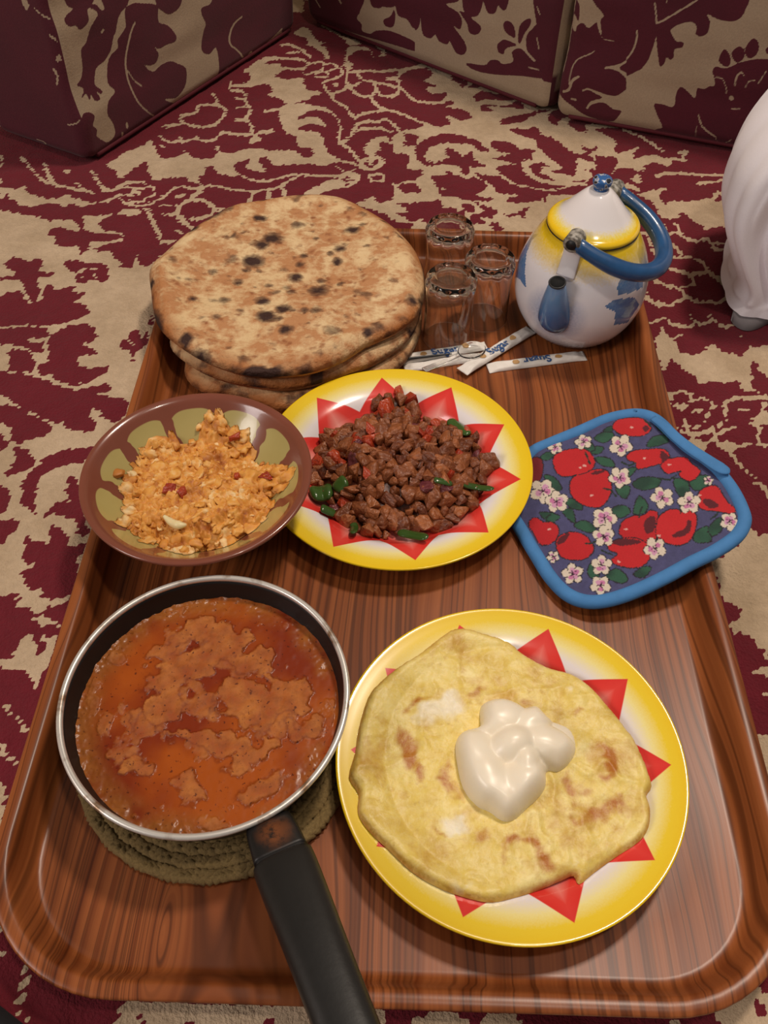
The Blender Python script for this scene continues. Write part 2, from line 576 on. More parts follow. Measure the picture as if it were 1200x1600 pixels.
        ('B', 0, "700,105 740,95 800,85 850,60 960,75 1010,60 1080,20 1200,0 1200,175 1140,150 1060,122 1000,115 900,130 830,165 800,190 810,150 790,120 740,115 720,118 735,150 720,190 800,190 790,235 820,290 850,312 840,340 740,330 755,290 760,260 730,240 670,235 655,200 650,150 660,125"),
        ('B', 0, "895,300 880,280 860,290 855,240 880,210 940,180 1000,170 1080,180 1200,210 1200,330 1150,325 1170,280 1160,230 1120,235 1090,260 1050,220 980,200 990,245 1010,265 940,290 910,310"),
        ('B', 0, "830,310 900,320 960,312 1060,310 1080,345 1100,370 1115,400 1090,385 1050,375 1000,350 975,380 890,375 920,420 940,460 950,500 1000,515 1060,515 1100,530 1160,530 1200,500 1200,560 1160,545 1090,565 1085,590 1060,610 1050,585 970,575 965,540 930,530 880,545 830,540 760,550 690,550 730,580 750,605 680,610 720,640 770,660 820,650 860,670 870,720 780,710 770,670 700,672 650,650 600,610 570,605 530,590 470,580 420,550 450,540 505,520 525,500 550,545 600,545 640,530 665,490 650,420 690,430 700,415 790,405 830,380 840,350 820,330"),
        ('M', 0, "695,430 790,425 830,465 830,482 780,485 720,480 695,455"), ('M', 0, "1090,565 1140,560 1170,585 1150,605 1100,600"),
        ('B', 16, "1135,370 1145,340 1170,345 1165,385 1195,415"), ('M', 0, "565,620 600,610 650,655 710,675 775,668 770,695 650,695 600,660"),
        ('B', 0, "950,460 975,455 970,468"), ('B', 0, "1130,640 1200,640 1200,720 1160,720")]),
    (700, 50, 4, (725, 0, 1000, 225), 'B', [
        ('M', 0, "60,235 150,225 230,240 310,240 400,240 480,265 560,290 640,340 720,410 690,440 620,430 590,380 540,340 460,300 380,280 300,290 200,280 130,285"),
        ('M', 0, "120,350 170,310 240,290 290,290 280,330 200,345"), ('M', 0, "250,345 330,340 400,345 470,360 520,410 530,450 490,450 430,410 390,375 310,365 260,360"),
        ('M', 0, "390,300 440,310 500,335 560,375 610,430 600,445 545,445 520,390 470,350 400,325"),
        ('M', 0, "165,390 210,375 300,385 390,390 420,415 370,425 280,420 180,430"),
        ('M', 0, "200,465 250,450 330,460 400,450 430,430 480,470 440,480 400,470 310,465 245,470 280,490 260,502 210,495"),
        ('M', 0, "20,290 60,255 75,280 110,270 120,310 90,350 70,315 40,315"), ('M', 0, "300,300 350,275 390,290 340,310"),
        ('B', 9, "150,262 230,282 320,285 400,285 480,310 560,355 620,420"),
        ('M', 0, "330,550 400,525 470,515 550,495 620,485 650,490 560,510 500,540 470,560 410,570 370,580 335,570"),
        ('M', 0, "625,530 650,500 700,482 760,485 820,495 870,520 940,550 990,570 950,575 870,575 865,605 860,625 820,625 780,600 750,575 760,540 720,535 690,560 690,580 650,570"),
        ('M', 0, "380,605 440,600 490,610 550,590 580,640 640,660 690,690 730,720 800,780 830,800 600,800 590,750 550,700 540,670 470,650 420,630"),
        ('M', 0, "950,620 1010,635 1080,625 1150,655 1200,665 1200,740 1150,730 1080,725 1050,750 1045,700 1080,680 1020,650 960,640"),
        ('M', 0, "0,475 60,480 130,505 145,540 110,550 40,545 30,510 0,505"), ('M', 0, "0,440 35,435 20,460 0,465"),
        ('M', 0, "0,635 100,655 180,680 240,730 265,745 200,740 150,710 80,690 0,680"),
        ('M', 0, "270,690 320,680 400,690 450,730 560,740 500,760 540,800 260,800 300,775 390,765 330,750 280,720"),
        ('M', 0, "835,710 870,720 890,730 930,710 920,750 880,770 860,740")]),
    (700, 200, 4, (725, 225, 930, 400), 'B', [
        ('M', 0, "0,40 80,50 180,80 240,130 265,145 200,140 150,110 80,90 0,80"),
        ('M', 0, "270,90 320,75 400,90 450,130 500,130 560,145 520,165 530,195 490,200 450,225 480,240 470,270 520,310 570,335 640,355 700,350 760,355 700,370 640,390 560,380 480,360 400,330 330,290 305,265 310,240 370,230 430,230 370,210 300,190 260,185 330,175 390,160 330,150 280,120"),
        ('M', 0, "170,280 240,295 320,300 370,325 440,360 520,370 640,392 700,380 760,365 860,360 860,400 700,420 620,430 610,500 600,440 560,455 470,470 370,465 390,435 430,420 350,410 310,400 270,350 210,320 180,305"),
        ('M', 0, "510,230 570,220 640,240 590,250 580,280 640,310 700,335 860,325 860,345 740,345 640,345 560,300 515,260"),
        ('M', 0, "420,30 400,0 560,0 580,45 640,60 690,90 730,120 800,160 880,175 830,185 800,190 805,250 790,300 730,290 640,275 700,260 690,220 640,190 600,150 550,100 540,70 470,50"),
        ('M', 0, "830,110 870,120 890,130 930,110 940,130 880,165 915,190 900,215 870,210 830,185 860,150"),
        ('M', 0, "920,200 960,180 1040,175 1060,230 1040,250 990,270 960,320 930,320 880,330 900,300 890,275 840,265 930,255 930,225"),
        ('M', 0, "860,330 960,320 1000,270 1010,300 960,420 860,420"),
        ('M', 0, "950,20 1010,35 1080,25 1200,65 1200,130 1080,125 1050,150 1045,100 1080,80"),
        ('M', 0, "0,130 40,130 90,170 150,140 165,200 250,240 140,245 130,290 100,290 70,250 0,225"),
        ('M', 0, "0,270 60,285 110,320 160,310 230,340 240,380 210,395 190,430 290,435 260,460 190,455 110,450 60,440 0,430"),
        ('M', 0, "80,485 130,475 175,510 150,530 90,510"), ('M', 0, "170,460 230,490 310,510 270,560 200,560 240,600 150,590 140,545 220,530"),
        ('M', 0, "330,515 380,545 430,530 480,500 515,505 480,530 470,570 440,545 390,560 345,545"), ('M', 0, "250,600 300,590 340,630 310,640 270,615"),
        ('B', 20, "480,205 490,250 530,300 600,335 700,345 860,345"), ('B', 10, "330,300 400,345 480,362 560,382 640,392 700,375")]),
    (900, 200, 4, (930, 200, 1240, 400), 'M', [
        ('B', 0, "0,0 70,0 150,25 250,80 240,130 260,155 340,135 400,120 360,150 360,190 400,190 420,170 500,165 570,190 600,195 575,240 540,230 480,215 430,235 440,260 400,270 380,290 410,325 390,345 340,320 370,300 370,260 340,250 260,255 220,290 240,250 260,230 245,185 160,180 120,160 135,110 60,110 0,120"),
        ('B', 12, "280,5 370,40 460,90 550,145"), ('B', 14, "590,190 680,205"), ('B', 16, "640,150 690,150 660,190"),
        ('B', 18, "500,300 560,285 650,285 700,290"), ('B', 14, "710,285 790,295 900,295 950,310"), ('B', 14, "770,345 860,340 960,320"),
        ('B', 0, "280,380 390,410 470,385 570,375 525,410 540,450 560,485 600,455 680,460 780,450 850,430 880,400 950,395 940,410 880,430 870,460 940,465 940,620 890,615 810,640 790,610 750,590 700,550 660,525 630,560 580,565 530,555 490,480 420,430"),
        ('B', 22, "250,350 320,360 390,385"), ('B', 0, "320,490 390,530 410,570 390,610 360,590 330,530"),
        ('B', 16, "550,600 570,660 640,650 680,685 740,710 820,695 870,760 940,760"), ('B', 14, "620,590 650,650"), ('B', 18, "400,655 470,670 460,720 490,790"),
        ('B', 18, "570,700 620,740 660,800"), ('B', 14, "850,720 940,720"), ('B', 10, "550,660 570,720")]),
    (0, 380, 4.615, (-60, 400, 260, 660), 'B', [
        ('M', 0, "405,0 650,0 640,50 570,70 580,30 500,25 410,20"),
        ('M', 0, "690,40 800,0 1190,0 1160,80 1080,165 1010,150 990,90 960,160 930,180 870,170 870,130 790,95 800,55 700,60"),
        ('M', 0, "30,150 90,105 170,120 200,130 250,115 310,125 300,180 290,205 330,215 410,210 340,245 270,265 290,330 270,400 220,415 190,340 160,280 130,260 50,265 0,265 0,240 60,245 120,215 60,190"),
        ('M', 0, "-200,390 0,380 60,350 160,350 180,400 220,430 280,410 310,380 320,310 370,290 400,340 450,320 530,310 520,355 620,355 560,410 500,425 580,430 640,480 620,520 560,545 430,580 340,590 300,600 230,590 190,580 0,600 -200,600"),
        ('M', 0, "-200,615 0,615 150,605 330,610 330,680 200,690 270,720 330,700 310,790 250,790 210,770 130,740 0,730 -200,730"),
        ('M', 0, "70,780 140,760 210,790 250,830 240,920 150,930 80,920 60,880 80,840 40,800"),
        ('M', 0, "340,690 400,640 470,600 590,575 680,610 690,690 580,740 650,755 700,800 570,820 600,895 780,890 770,930 690,980 600,1010 510,1020 430,1000 370,960 340,880 350,830"),
        ('M', 0, "280,870 340,870 370,950 280,930"),
        ('M', 0, "-200,910 0,910 60,930 180,950 320,985 430,1030 520,1045 620,1045 740,1020 760,1005 795,1030 780,1065 700,1085 760,1105 840,1105 920,1150 900,1240 850,1285 760,1275 710,1255 740,1230 690,1200 640,1200 640,1240 680,1290 670,1340 600,1365 520,1355 440,1310 370,1285 260,1235 170,1190 80,1140 0,1090 -200,1090"),
        ('M', 0, "-200,1170 0,1170 90,1175 190,1215 290,1270 370,1320 370,1385 50,1385 30,1320 0,1290 -200,1290"),
        ('M', 0, "860,760 880,700 930,680 960,630 1010,645 1020,700 1040,640 1075,630 1060,740 1000,770 970,850 940,830 930,770"),
        ('M', 0, "1080,560 1085,520 1110,530 1095,590"), ('M', 0, "1010,830 1030,830 1020,850"),
        ('M', 0, "470,130 560,125 640,150 720,145 780,180 770,270 690,265 620,285 550,290 540,210 470,180"),
        ('B', 11, "570,205 640,175"), ('B', 11, "650,190 730,180"), ('B', 12, "600,260 615,225"), ('B', 12, "690,250 670,225"),
        ('B', 0, "250,800 300,780 350,800 340,850 280,850"), ('B', 12, "920,690 960,725")]),
    (0, 650, 6, (-60, 660, 200, 900), 'B', [
        ('M', 0, "40,0 330,0 470,80 480,140 400,200 300,210 150,250 100,210 70,100"), ('M', 0, "-300,100 0,160 50,240 40,310 -300,300"),
        ('M', 0, "400,0 850,0 890,60 880,120 770,155 640,130 560,60 460,30"), ('M', 0, "930,20 1200,0 1100,45 960,35"),
        ('M', 0, "110,300 200,295 300,350 320,460 270,500 150,535 40,540 140,430 130,360"),
        ('M', 0, "350,470 430,400 520,345 680,310 880,290 830,340 780,430 620,450 510,495 400,560 350,650 340,760 330,850 350,910 290,900 240,850 220,800 215,700 200,620 250,550"),
        ('M', 0, "-300,650 0,650 100,690 110,730 60,850 0,920 -300,920"), ('M', 0, "-300,970 0,970 130,955 180,1000 150,1060 60,1160 0,1190 -300,1190"),
        ('M', 0, "640,560 740,600 800,900 830,1080 760,1120 700,1100 730,1040 660,950 570,950 500,930 390,940 480,860 560,810 650,790 600,710 630,650"),
        ('M', 0, "470,1030 550,1045 560,1090 620,1110 660,1210 680,1240 740,1190 800,1190 740,1400 700,1520 230,1520 280,1420 330,1390 250,1380 210,1310 240,1240 220,1140 280,1150 370,1180 480,1185")]),
    (0, 880, 3.807, (-60, 900, 160, 1300), 'M', [
        ('B', 0, "-200,-20 190,-20 170,60 140,90 160,150 200,155 250,150 245,210 310,215 390,200 380,240 330,255 270,270 260,300 290,340 350,360 340,390 280,370 240,380 215,300 180,270 100,265 115,215 90,180 50,190 -200,190"),
        ('B', 0, "-200,565 0,565 60,560 110,480 130,440 190,420 200,470 210,540 260,530 280,450 340,425 320,520 270,640 240,670 220,750 205,720 190,670 120,640 0,620 -200,620"),
        ('B', 24, "0,830 60,880 130,970 145,1010"), ('B', 26, "0,1090 50,1150 90,1190"), ('B', 0, "-50,1280 20,1330 30,1420 15,1550 -50,1560"),
        ('B', 14, "265,420 260,460"), ('B', 14, "215,490 215,520")]),
    (980, 400, 5.4545, (960, 400, 1240, 640), 'M', [
        ('B', 24, "330,0 450,10 540,15 630,50 670,100 650,145 560,155 545,180 575,225 520,250 440,270 350,250 240,205"),
        ('B', 24, "290,110 330,100 430,125 500,140 550,170"), ('B', 24, "690,140 770,185 830,240 880,300 810,390 740,400 630,390 570,385 510,355 480,320 440,275"),
        ('B', 24, "160,330 200,380 270,410 370,415 440,380 500,360"), ('B', 20, "200,575 260,550 320,520 390,575 470,600 540,600 570,575 640,580 690,570 710,545 760,570 820,600 900,590"),
        ('B', 16, "570,575 545,520 525,490"), ('B', 14, "710,545 720,510 690,515"),
        ('B', 0, "230,700 280,660 280,580 310,610 330,650 380,690 430,670 490,660 400,710 440,770 440,810 520,840 600,840 680,790 710,740 760,765 830,820 900,835 980,850 1030,780 970,690 985,680 1050,770 1250,780 1250,1010 1150,990 1090,900 1050,930 1070,1010 1110,1055 1050,1060 1060,1110 1120,1160 1190,1190 1090,1160 1010,1150 950,1110 960,1070 880,1080 800,1090 680,1070 610,1110 590,1050 560,1010 480,960 410,910 370,880 340,950 300,985 260,850"),
        ('B', 22, "350,1170 420,1160 480,1145 545,1180 540,1210"), ('B', 0, "350,1175 410,1170 390,1230 370,1250"), ('B', 22, "380,1270 450,1280 510,1300 500,1350"),
        ('B', 20, "510,1270 560,1240 600,1215 680,1225 730,1270 720,1330"), ('B', 18, "580,1290 620,1330 690,1340"),
        ('B', 26, "840,1250 900,1220 990,1200 1060,1215 1180,1215 1250,1190"), ('B', 24, "840,1250 830,1300 860,1350"), ('B', 26, "1180,1220 1160,1290 1120,1350"), ('B', 24, "940,1310 1000,1325 1060,1320")]),
    (1000, 620, 5.715, (960, 640, 1260, 900), 'M', [
        ('B', 0, "420,400 500,370 590,420 570,500 500,480 440,450"), ('B', 26, "340,270 380,320 440,335 530,330 610,310 680,260 730,220 760,160 760,90 810,40"),
        ('B', 24, "660,390 690,350 780,290 860,260"), ('B', 22, "590,410 660,400 720,430 800,430 880,450 950,435 1060,425 1200,445"),
        ('B', 24, "720,430 790,490 880,590 960,690 1020,720"), ('B', 22, "1010,770 1060,790 1200,880"), ('B', 22, "1060,260 1060,340 1050,400"),
        ('B', 0, "960,230 1030,180 1060,150 1100,130 1200,210 1200,240 1060,260 990,260"), ('B', 0, "700,410 800,410 900,440 800,490 740,450"),
        ('B', 0, "1100,860 1200,840 1200,920"), ('B', 20, "420,180 400,230 430,270 500,270 560,240 600,190 610,150"), ('B', 18, "290,70 360,80 400,130"), ('B', 24, "480,130 540,140"), ('B', 22, "880,120 940,125 980,125"),
        ('B', 0, "960,1150 1030,1210 1100,1230 1300,1220 1300,1700 640,1700 650,1460 740,1450 740,1390 800,1370 900,1270")]),
    (1050, 850, 5.333, (1040, 900, 1260, 1150), 'M', [
        ('B', 0, "340,140 430,130 420,70 500,0 1000,0 1000,860 740,870 700,830 690,790 600,740 500,740 490,670 540,650 570,550 520,490 450,470 430,480 350,180"),
        ('B', 0, "760,920 800,900 900,990 780,970"), ('B', 0, "650,1060 740,1020 800,1030 900,1110 720,1090"), ('B', 0, "780,1270 800,1240 900,1290")]),
    (600, 1400, 2, (600, 1420, 1260, 1640), 'M', [
        ('B', 0, "100,365 250,370 245,440 100,440"), ('B', 0, "315,368 410,372 415,440 310,440"), ('B', 0, "890,365 930,400 940,440 910,440"),
        ('B', 0, "1020,310 1100,265 1150,225 1170,190 1260,210 1190,230 1160,240 1180,300 1260,310 1260,440 1060,440 1050,350"), ('M', 0, "1100,290 1130,260 1150,280 1120,320"), ('M', 0, "1160,340 1190,335 1190,370 1170,375")]),
    (0, 1300, 4.8, (-60, 1300, 600, 1640), 'M', [
        ('B', 0, "-100,230 15,260 10,290 -100,290"), ('B', 0, "-100,720 0,700 60,630 130,630 150,690 100,720 40,750 -100,760"), ('B', 0, "-50,880 25,900 -50,955"), ('B', 36, "190,1000 170,1080 150,1160 130,1260 130,1330 180,1420"), ('B', 0, "-50,1230 15,1240 -50,1290"),
        ('B', 0, "940,1260 1400,1290 2900,1300 2900,1640 920,1640 900,1380 930,1330"), ('M', 0, "1000,1640 1030,1400 1060,1380 1085,1390 1090,1640"), ('M', 0, "1370,1640 1400,1430 1430,1420 1470,1640"), ('M', 0, "1960,1640 2010,1390 2060,1390 2110,1640"), ('M', 0, "2500,1640 2550,1360 2650,1640")]),
]

CUSHION_LEFT = [(0, 0, 4, (-500, -45, 800, 600), 'B', [
    ('M', 0, "410,-60 590,-60 590,0 560,50 540,80 545,140 520,180 490,200 470,175 430,180 405,150 420,110 460,70 425,50"),
    ('M', 0, "545,50 590,40 620,75 640,60 620,-60 800,-60 780,40 740,90 720,150 715,200 700,250 690,320 660,390 610,440 595,520 600,550 635,580 625,600 600,585 620,630 585,640 570,600 560,640 540,600 515,630 530,570 490,550 515,510 525,440 510,330 540,280 560,180 600,100 570,70"),
    ('M', 0, "770,60 820,30 870,30 960,40 970,100 980,150 1040,170 1090,230 1085,270 1030,290 980,315 930,290 980,340 970,400 930,420 890,415 950,460 1000,420 1060,395 1110,410 1160,440 1160,530 1130,590 1090,625 1020,630 1100,660 1140,640 1180,610 1220,640 1200,680 1100,740 1000,800 900,880 800,950 640,1040 590,1050 540,1000 530,880 510,800 520,720 560,715 580,740 570,790 600,820 600,860 640,890 680,900 720,850 700,780 660,720 665,640 710,580 670,530 680,380 730,310 725,260 770,180 765,120"),
    ('M', 0, "960,-60 1150,-60 1130,0 1110,60 1050,100 1000,80 960,40"),
    ('M', 0, "1250,60 1300,40 1320,0 1320,-60 1960,-60 1900,140 1850,220 1760,210 1770,190 1720,250 1690,260 1650,310 1620,330 1600,350 1570,330 1550,365 1500,440 1440,480 1430,430 1390,490 1370,500 1365,400 1350,310 1310,350 1270,340 1260,300 1270,200 1280,160 1255,110"),
    ('B', 9, "825,150 800,220 780,350 780,440 800,530 850,640 920,710 970,740"), ('B', 7, "790,450 830,510 880,550"), ('B', 9, "1505,115 1460,160 1435,240 1440,290 1480,325 1520,370"),
    ('B', 10, "765,840 775,880 765,920"), ('B', 12, "790,780 795,810"), ('B', 12, "640,200 630,215"), ('B', 9, "1760,190 1700,260 1640,330"),
    ('M', 0, "420,-300 600,-320 760,-200 700,-90 500,-100"), ('M', 0, "900,-300 1100,-340 1240,-200 1100,-120 940,-160"), ('M', 0, "1350,-320 1600,-330 1700,-150 1400,-120")])]
CUSHION_END = [(0, 0, 4, (-500, -45, 800, 600), 'M', [
    ('B', 0, "130,-40 150,-20 200,55 180,80 160,50"), ('B', 6, "230,70 310,150 345,155"), ('B', 8, "310,240 350,290 362,320"), ('B', 0, "355,365 412,362 360,410"), ('B', 10, "345,450 370,500 368,550"),
    ('B', 8, "418,790 460,785 490,745"), ('B', 7, "235,885 270,900 280,915"), ('B', 0, "105,930 150,930 150,955 120,950"), ('B', 12, "420,1030 480,1050"), ('B', 14, "-20,800 0,860 30,905 70,925")])]
CUSHION_BACK_A = [(450, 0, 4, (400, -45, 650, 600), 'B', [
    ('M', 0, "-200,-60 440,-60 465,70 440,120 470,160 470,200 520,220 560,200 640,200 720,230 800,270 890,330 800,330 700,300 560,260 400,220 250,170 80,130 -200,100"),
    ('B', 6, "180,0 210,60"), ('B', 8, "330,0 345,30"),
    ('M', 0, "690,-60 1080,-60 1030,30 1000,30 1070,90 1100,140 1090,190 1040,180 1100,260 1120,320 1090,350 1050,340 1020,270 1000,290 960,280 930,230 920,245 870,240 840,190 835,110 830,170 790,185 750,130 700,110 685,60"),
    ('M', 0, "530,40 540,-60 690,-60 680,40 640,55 600,50 580,60"), ('M', 0, "610,130 650,110 670,70 680,110 670,170 640,180 610,160")]),
    (650, 0, 4.8, (650, -45, 1300, 600), 'B', [
        ('M', 0, "-150,-60 330,-60 330,20 240,40 330,100 360,160 340,230 290,205 370,320 385,390 350,425 300,400 260,320 240,345 180,320 150,270 120,300 70,280 48,220 45,130 30,210 -20,220"),
        ('M', 0, "370,-60 510,-60 500,80 470,130 430,140 500,200 500,240 460,270 410,250 400,190 350,110 340,90 380,100 365,60"),
        ('M', 0, "520,-60 710,-60 690,80 650,75 630,50 610,100 580,115 540,90"), ('M', 0, "670,180 710,165 750,210 755,290 720,280 680,240"),
        ('M', 0, "780,250 800,190 850,150 880,155 870,200 820,270 790,340 775,310"), ('M', 0, "625,340 670,305 720,320 770,350 720,360 680,380 670,415 630,400"),
        ('M', 0, "840,280 880,230 930,210 930,460 860,420 835,350"), ('M', 0, "380,485 520,500 560,465 620,460 660,490 740,470 730,400 780,370 830,400 890,470 930,470 960,560 960,600 800,580 600,570 450,540"),
        ('M', 0, "915,-60 1200,-60 1200,640 960,620 930,460 920,200"), ('B', 9, "925,60 945,120"), ('B', 9, "915,290 930,380"), ('B', 14, "840,400 900,465"), ('B', 10, "850,515 930,535")])]
CUSHION_BACK_B = [(830, 0, 4.8, (700, -45, 980, 600), 'B', [
    ('M', 0, "-60,-60 320,-60 330,20 360,60 350,180 310,130 270,200 320,260 340,210 390,190 430,230 490,180 500,230 530,290 520,170 550,130 480,30 475,-60 910,-60 945,80 945,300 920,400 860,500 780,555 700,545 670,510 740,460 640,500 560,520 650,540 720,600 770,680 770,710 720,680 650,725 580,720 500,690 440,675 530,730 530,750 480,760 430,800 410,830 470,790 550,780 620,830 680,840 650,890 600,930 500,920 400,880 300,800 220,740 120,660 -60,600"),
    ('B', 0, "160,170 185,180 185,300 170,350 190,450 210,530 175,520 150,400 150,300"), ('B', 15, "795,240 800,300 770,400 720,470 650,505 560,520"), ('B', 9, "470,400 430,425 350,460 310,520 290,640"),
    ('B', 8, "520,290 560,315 630,320"), ('B', 16, "365,585 320,610 290,680 240,700"), ('B', 13, "300,750 340,760"), ('B', 11, "110,600 130,560 180,545"), ('B', 10, "180,540 220,600"), ('B', 12, "395,690 440,675 520,720"), ('B', 14, "420,825 460,775 530,770"), ('B', 8, "240,0 225,80"), ('B', 13, "280,30 310,20"),
    ('M', 0, "950,20 1000,-60 1200,-60 1200,160 1060,220 1080,290 1110,320 1160,310 1150,360 1090,370 1080,440 1040,450 1020,420 1000,490 970,500 960,350 945,220"), ('B', 12, "930,20 950,130 965,185")]),
    (980, 0, 5.4545, (980, -45, 1700, 600), 'B', [
        ('M', 0, "-80,-60 150,-60 260,20 260,300 230,420 170,550 80,620 -80,620"), ('B', 14, "95,270 90,350 50,450 -20,540"),
        ('M', 0, "230,40 260,-60 1000,-60 1020,80 960,170 870,185 770,160 690,120 720,190 700,280 640,315 600,290 610,230 570,190 490,200 390,250 410,320 440,355 495,360 480,410 420,420 410,490 380,515 350,490 330,540 290,570 270,400 260,220"),
        ('B', 14, "250,30 265,160 280,200 440,110 620,0"), ('B', 10, "350,0 355,40"),
        ('M', 0, "790,500 840,420 885,490 880,560 840,575 795,540"), ('M', 0, "900,450 960,400 1000,430 1000,500 940,540 905,500"), ('M', 0, "1010,440 1040,370 1095,330 1130,410 1090,490 1040,500"), ('M', 0, "1180,450 1220,400 1260,500"),
        ('M', 0, "730,620 760,575 830,590 900,570 1000,530 1200,510 1500,600 1600,1000 1500,1450 870,1450 650,1400 420,1310 210,1200 240,1120 300,1100 260,990 235,900 300,895 400,920 420,810 460,750 520,790 580,850 600,760 660,770 710,740 750,740 750,670"),
        ('B', 11, "760,660 820,680 850,770 840,810"), ('B', 13, "920,740 940,660 980,620 1005,660"), ('B', 10, "1010,760 1040,700 1100,690"), ('B', 10, "1120,720 1190,610"), ('B', 15, "610,990 640,1090 750,1180"), ('B', 8, "750,1180 770,1270 890,1200"), ('B', 8, "570,1190 600,1080"), ('B', 0, "870,830 905,830 905,865 870,865"), ('B', 12, "890,940 960,940"),
        ('M', 0, "1300,0 1600,-60 1700,200 1450,260"), ('M', 0, "200,-400 700,-420 800,-180 300,-160")])]
# ------------------------------------------------------------------ floor and carpet
floor_m = plain('stone_floor', '#8a7a68', 0.6, 0.1, 8)
fl = obj('floor', *(lambda x, y, z: (np.array([[-x, -1, z], [x, -1, z], [x, y, z], [-x, y, z], [-x, -1, z - .1], [x, -1, z - .1], [x, y, z - .1], [-x, y, z - .1]]),
                                     [(0, 1, 2, 3), (7, 6, 5, 4), (0, 4, 5, 1), (1, 5, 6, 2), (2, 6, 7, 3), (3, 7, 4, 0)]))(2.4, 3.0, -0.012), floor_m, smooth_=False)
fl['kind'] = 'structure'

STEP = 0.0030
xs = np.concatenate([np.linspace(-1.5, -0.78, 40), np.arange(-0.77, 0.77, STEP), np.linspace(0.78, 1.5, 40)])
ys = np.concatenate([np.linspace(-0.7, -0.1, 30), np.arange(-0.09, 1.62, STEP), np.linspace(1.64, 2.2, 25)])
GX, GY = np.meshgrid(xs, ys, indexing='ij')
P = np.stack([GX.ravel(), GY.ravel()], 1)
Pj = P + RNG.normal(0, 0.0009, P.shape)
pat = paint(Pj, CARPET, lambda q: at(q, 0.0)[:, :2])
un = pat < 0
q = P[un]
w_ = np.c_[fbm(q * 7, 2, 3), fbm(q * 7, 2, 9)]
u_, v_ = q[:, 0] + 0.045 * w_[:, 0], q[:, 1] + 0.045 * w_[:, 1]
leaf = np.sin(u_ * 38) * np.cos(v_ * 33) + 0.55 * np.sin(u_ * 17 + 2 * np.cos(v_ * 21)) + 0.35 * fbm(q * 22, 3, 14)
vein = np.abs(np.sin(u_ * 60 + 3 * np.sin(v_ * 41))) < 0.07
pat[un] = ((leaf > -0.05) & ~(vein & (leaf > 0.15))).astype(float)
z = 0.0009 * fbm(P * 60, 2, 5)
cm = Mat('carpet_wool', '#b09070', 0.95)
cm.set('Sheen Weight', 0.03)
co = cm.obj_co()
tuft = cm.noise(co, 420, 2, 0.6)
soft = cm.noise(co, 14, 4, 0.6)
fine = cm.noise(co, 150, 2)
edge = cm.math('ADD', cm.attr('pattern'), cm.math('MULTIPLY', cm.math('SUBTRACT', tuft, 0.5), 0.9))
msk = cm.ramp(edge, [(0.46, 0.0), (0.54, 1.0)])
beige = cm.mix(cm.ramp(soft, [(0.35, 0.0), (0.7, 1.0)]), '#b8a082', '#d4bc9e')
red = cm.mix(soft, '#5e0718', '#760d23')
colr = cm.mix(msk, beige, red)
colr = cm.mix(cm.math('MULTIPLY', fine, 0.28), colr, '#3a2018', 'MULTIPLY')
cm.set('Base Color', colr)
cm.bump(cm.math('ADD', tuft, cm.math('MULTIPLY', soft, 1.5)), 0.55, 0.004)
carpet = obj('carpet', np.c_[P, z], grid_f(len(xs), len(ys)), cm.m, loc=(0, 0.7, 0), attrs={'pattern': pat})
tag(carpet, 'deep red and beige floral tufted carpet under the wooden tray', 'carpet')

# walls behind the cushions, above and beyond the photograph
wall_m = plain('painted_plaster', '#b8a88e', 0.85, 0.05, 6)


def slab(name, x0, x1, y0, y1, z0, z1):
    V = np.array([[x, y, z] for z in (z0, z1) for x, y in ((x0, y0), (x1, y0), (x1, y1), (x0, y1))])
    o = obj(name, V, [(3, 2, 1, 0), (4, 5, 6, 7), (0, 1, 5, 4), (1, 2, 6, 5), (2, 3, 7, 6), (3, 0, 4, 7)], wall_m, smooth_=False)
    o['kind'] = 'structure'


slab('wall_back', -2.3, 2.3, 2.6, 2.7, 0, 2.7)
slab('wall_left', -2.3, -2.2, -0.9, 2.6, 0, 2.7)

# ------------------------------------------------------------------ cushions


def box_grid(L, D, H, r, step, coarse=0.02):
    """rounded box: x 0..L along, y 0..D depth (y=0 faces the room), z 0..H; returns verts, quads, face ids"""
    Vs, Fs, ids, off = [], [], [], 0
    half = np.array([L, D, H]) / 2

    def face(axis, side, st):
        nonlocal off
        a, b = [k for k in range(3) if k != axis]
        n = [max(3, int(2 * half[k] / st)) + 1 for k in (a, b)]
        A, B = np.meshgrid(np.linspace(-half[a], half[a], n[0]), np.linspace(-half[b], half[b], n[1]), indexing='ij')
        Q = np.zeros((A.size, 3))
        Q[:, a], Q[:, b], Q[:, axis] = A.ravel(), B.ravel(), side * half[axis]
        F_ = grid_f(n[0], n[1], off=off)
        flip = (side < 0) ^ (axis == 1)
        Fs.append(F_[:, ::-1] if flip else F_)
        Vs.append(Q)
        ids.append(np.full(len(Q), axis * 2 + (side > 0)))
        off += len(Q)
    for ax in range(3):
        for sd in (-1, 1):
            face(ax, sd, step if (ax == 1 and sd < 0) or (ax == 0 and sd < 0) else coarse)
    Q = np.concatenate(Vs)
    I = np.clip(Q, -half + r, half - r)
    d = Q - I
    Q = I + r * d / np.maximum(np.linalg.norm(d, axis=1), 1e-9)[:, None]
    return Q + half, np.concatenate(Fs), np.concatenate(ids)


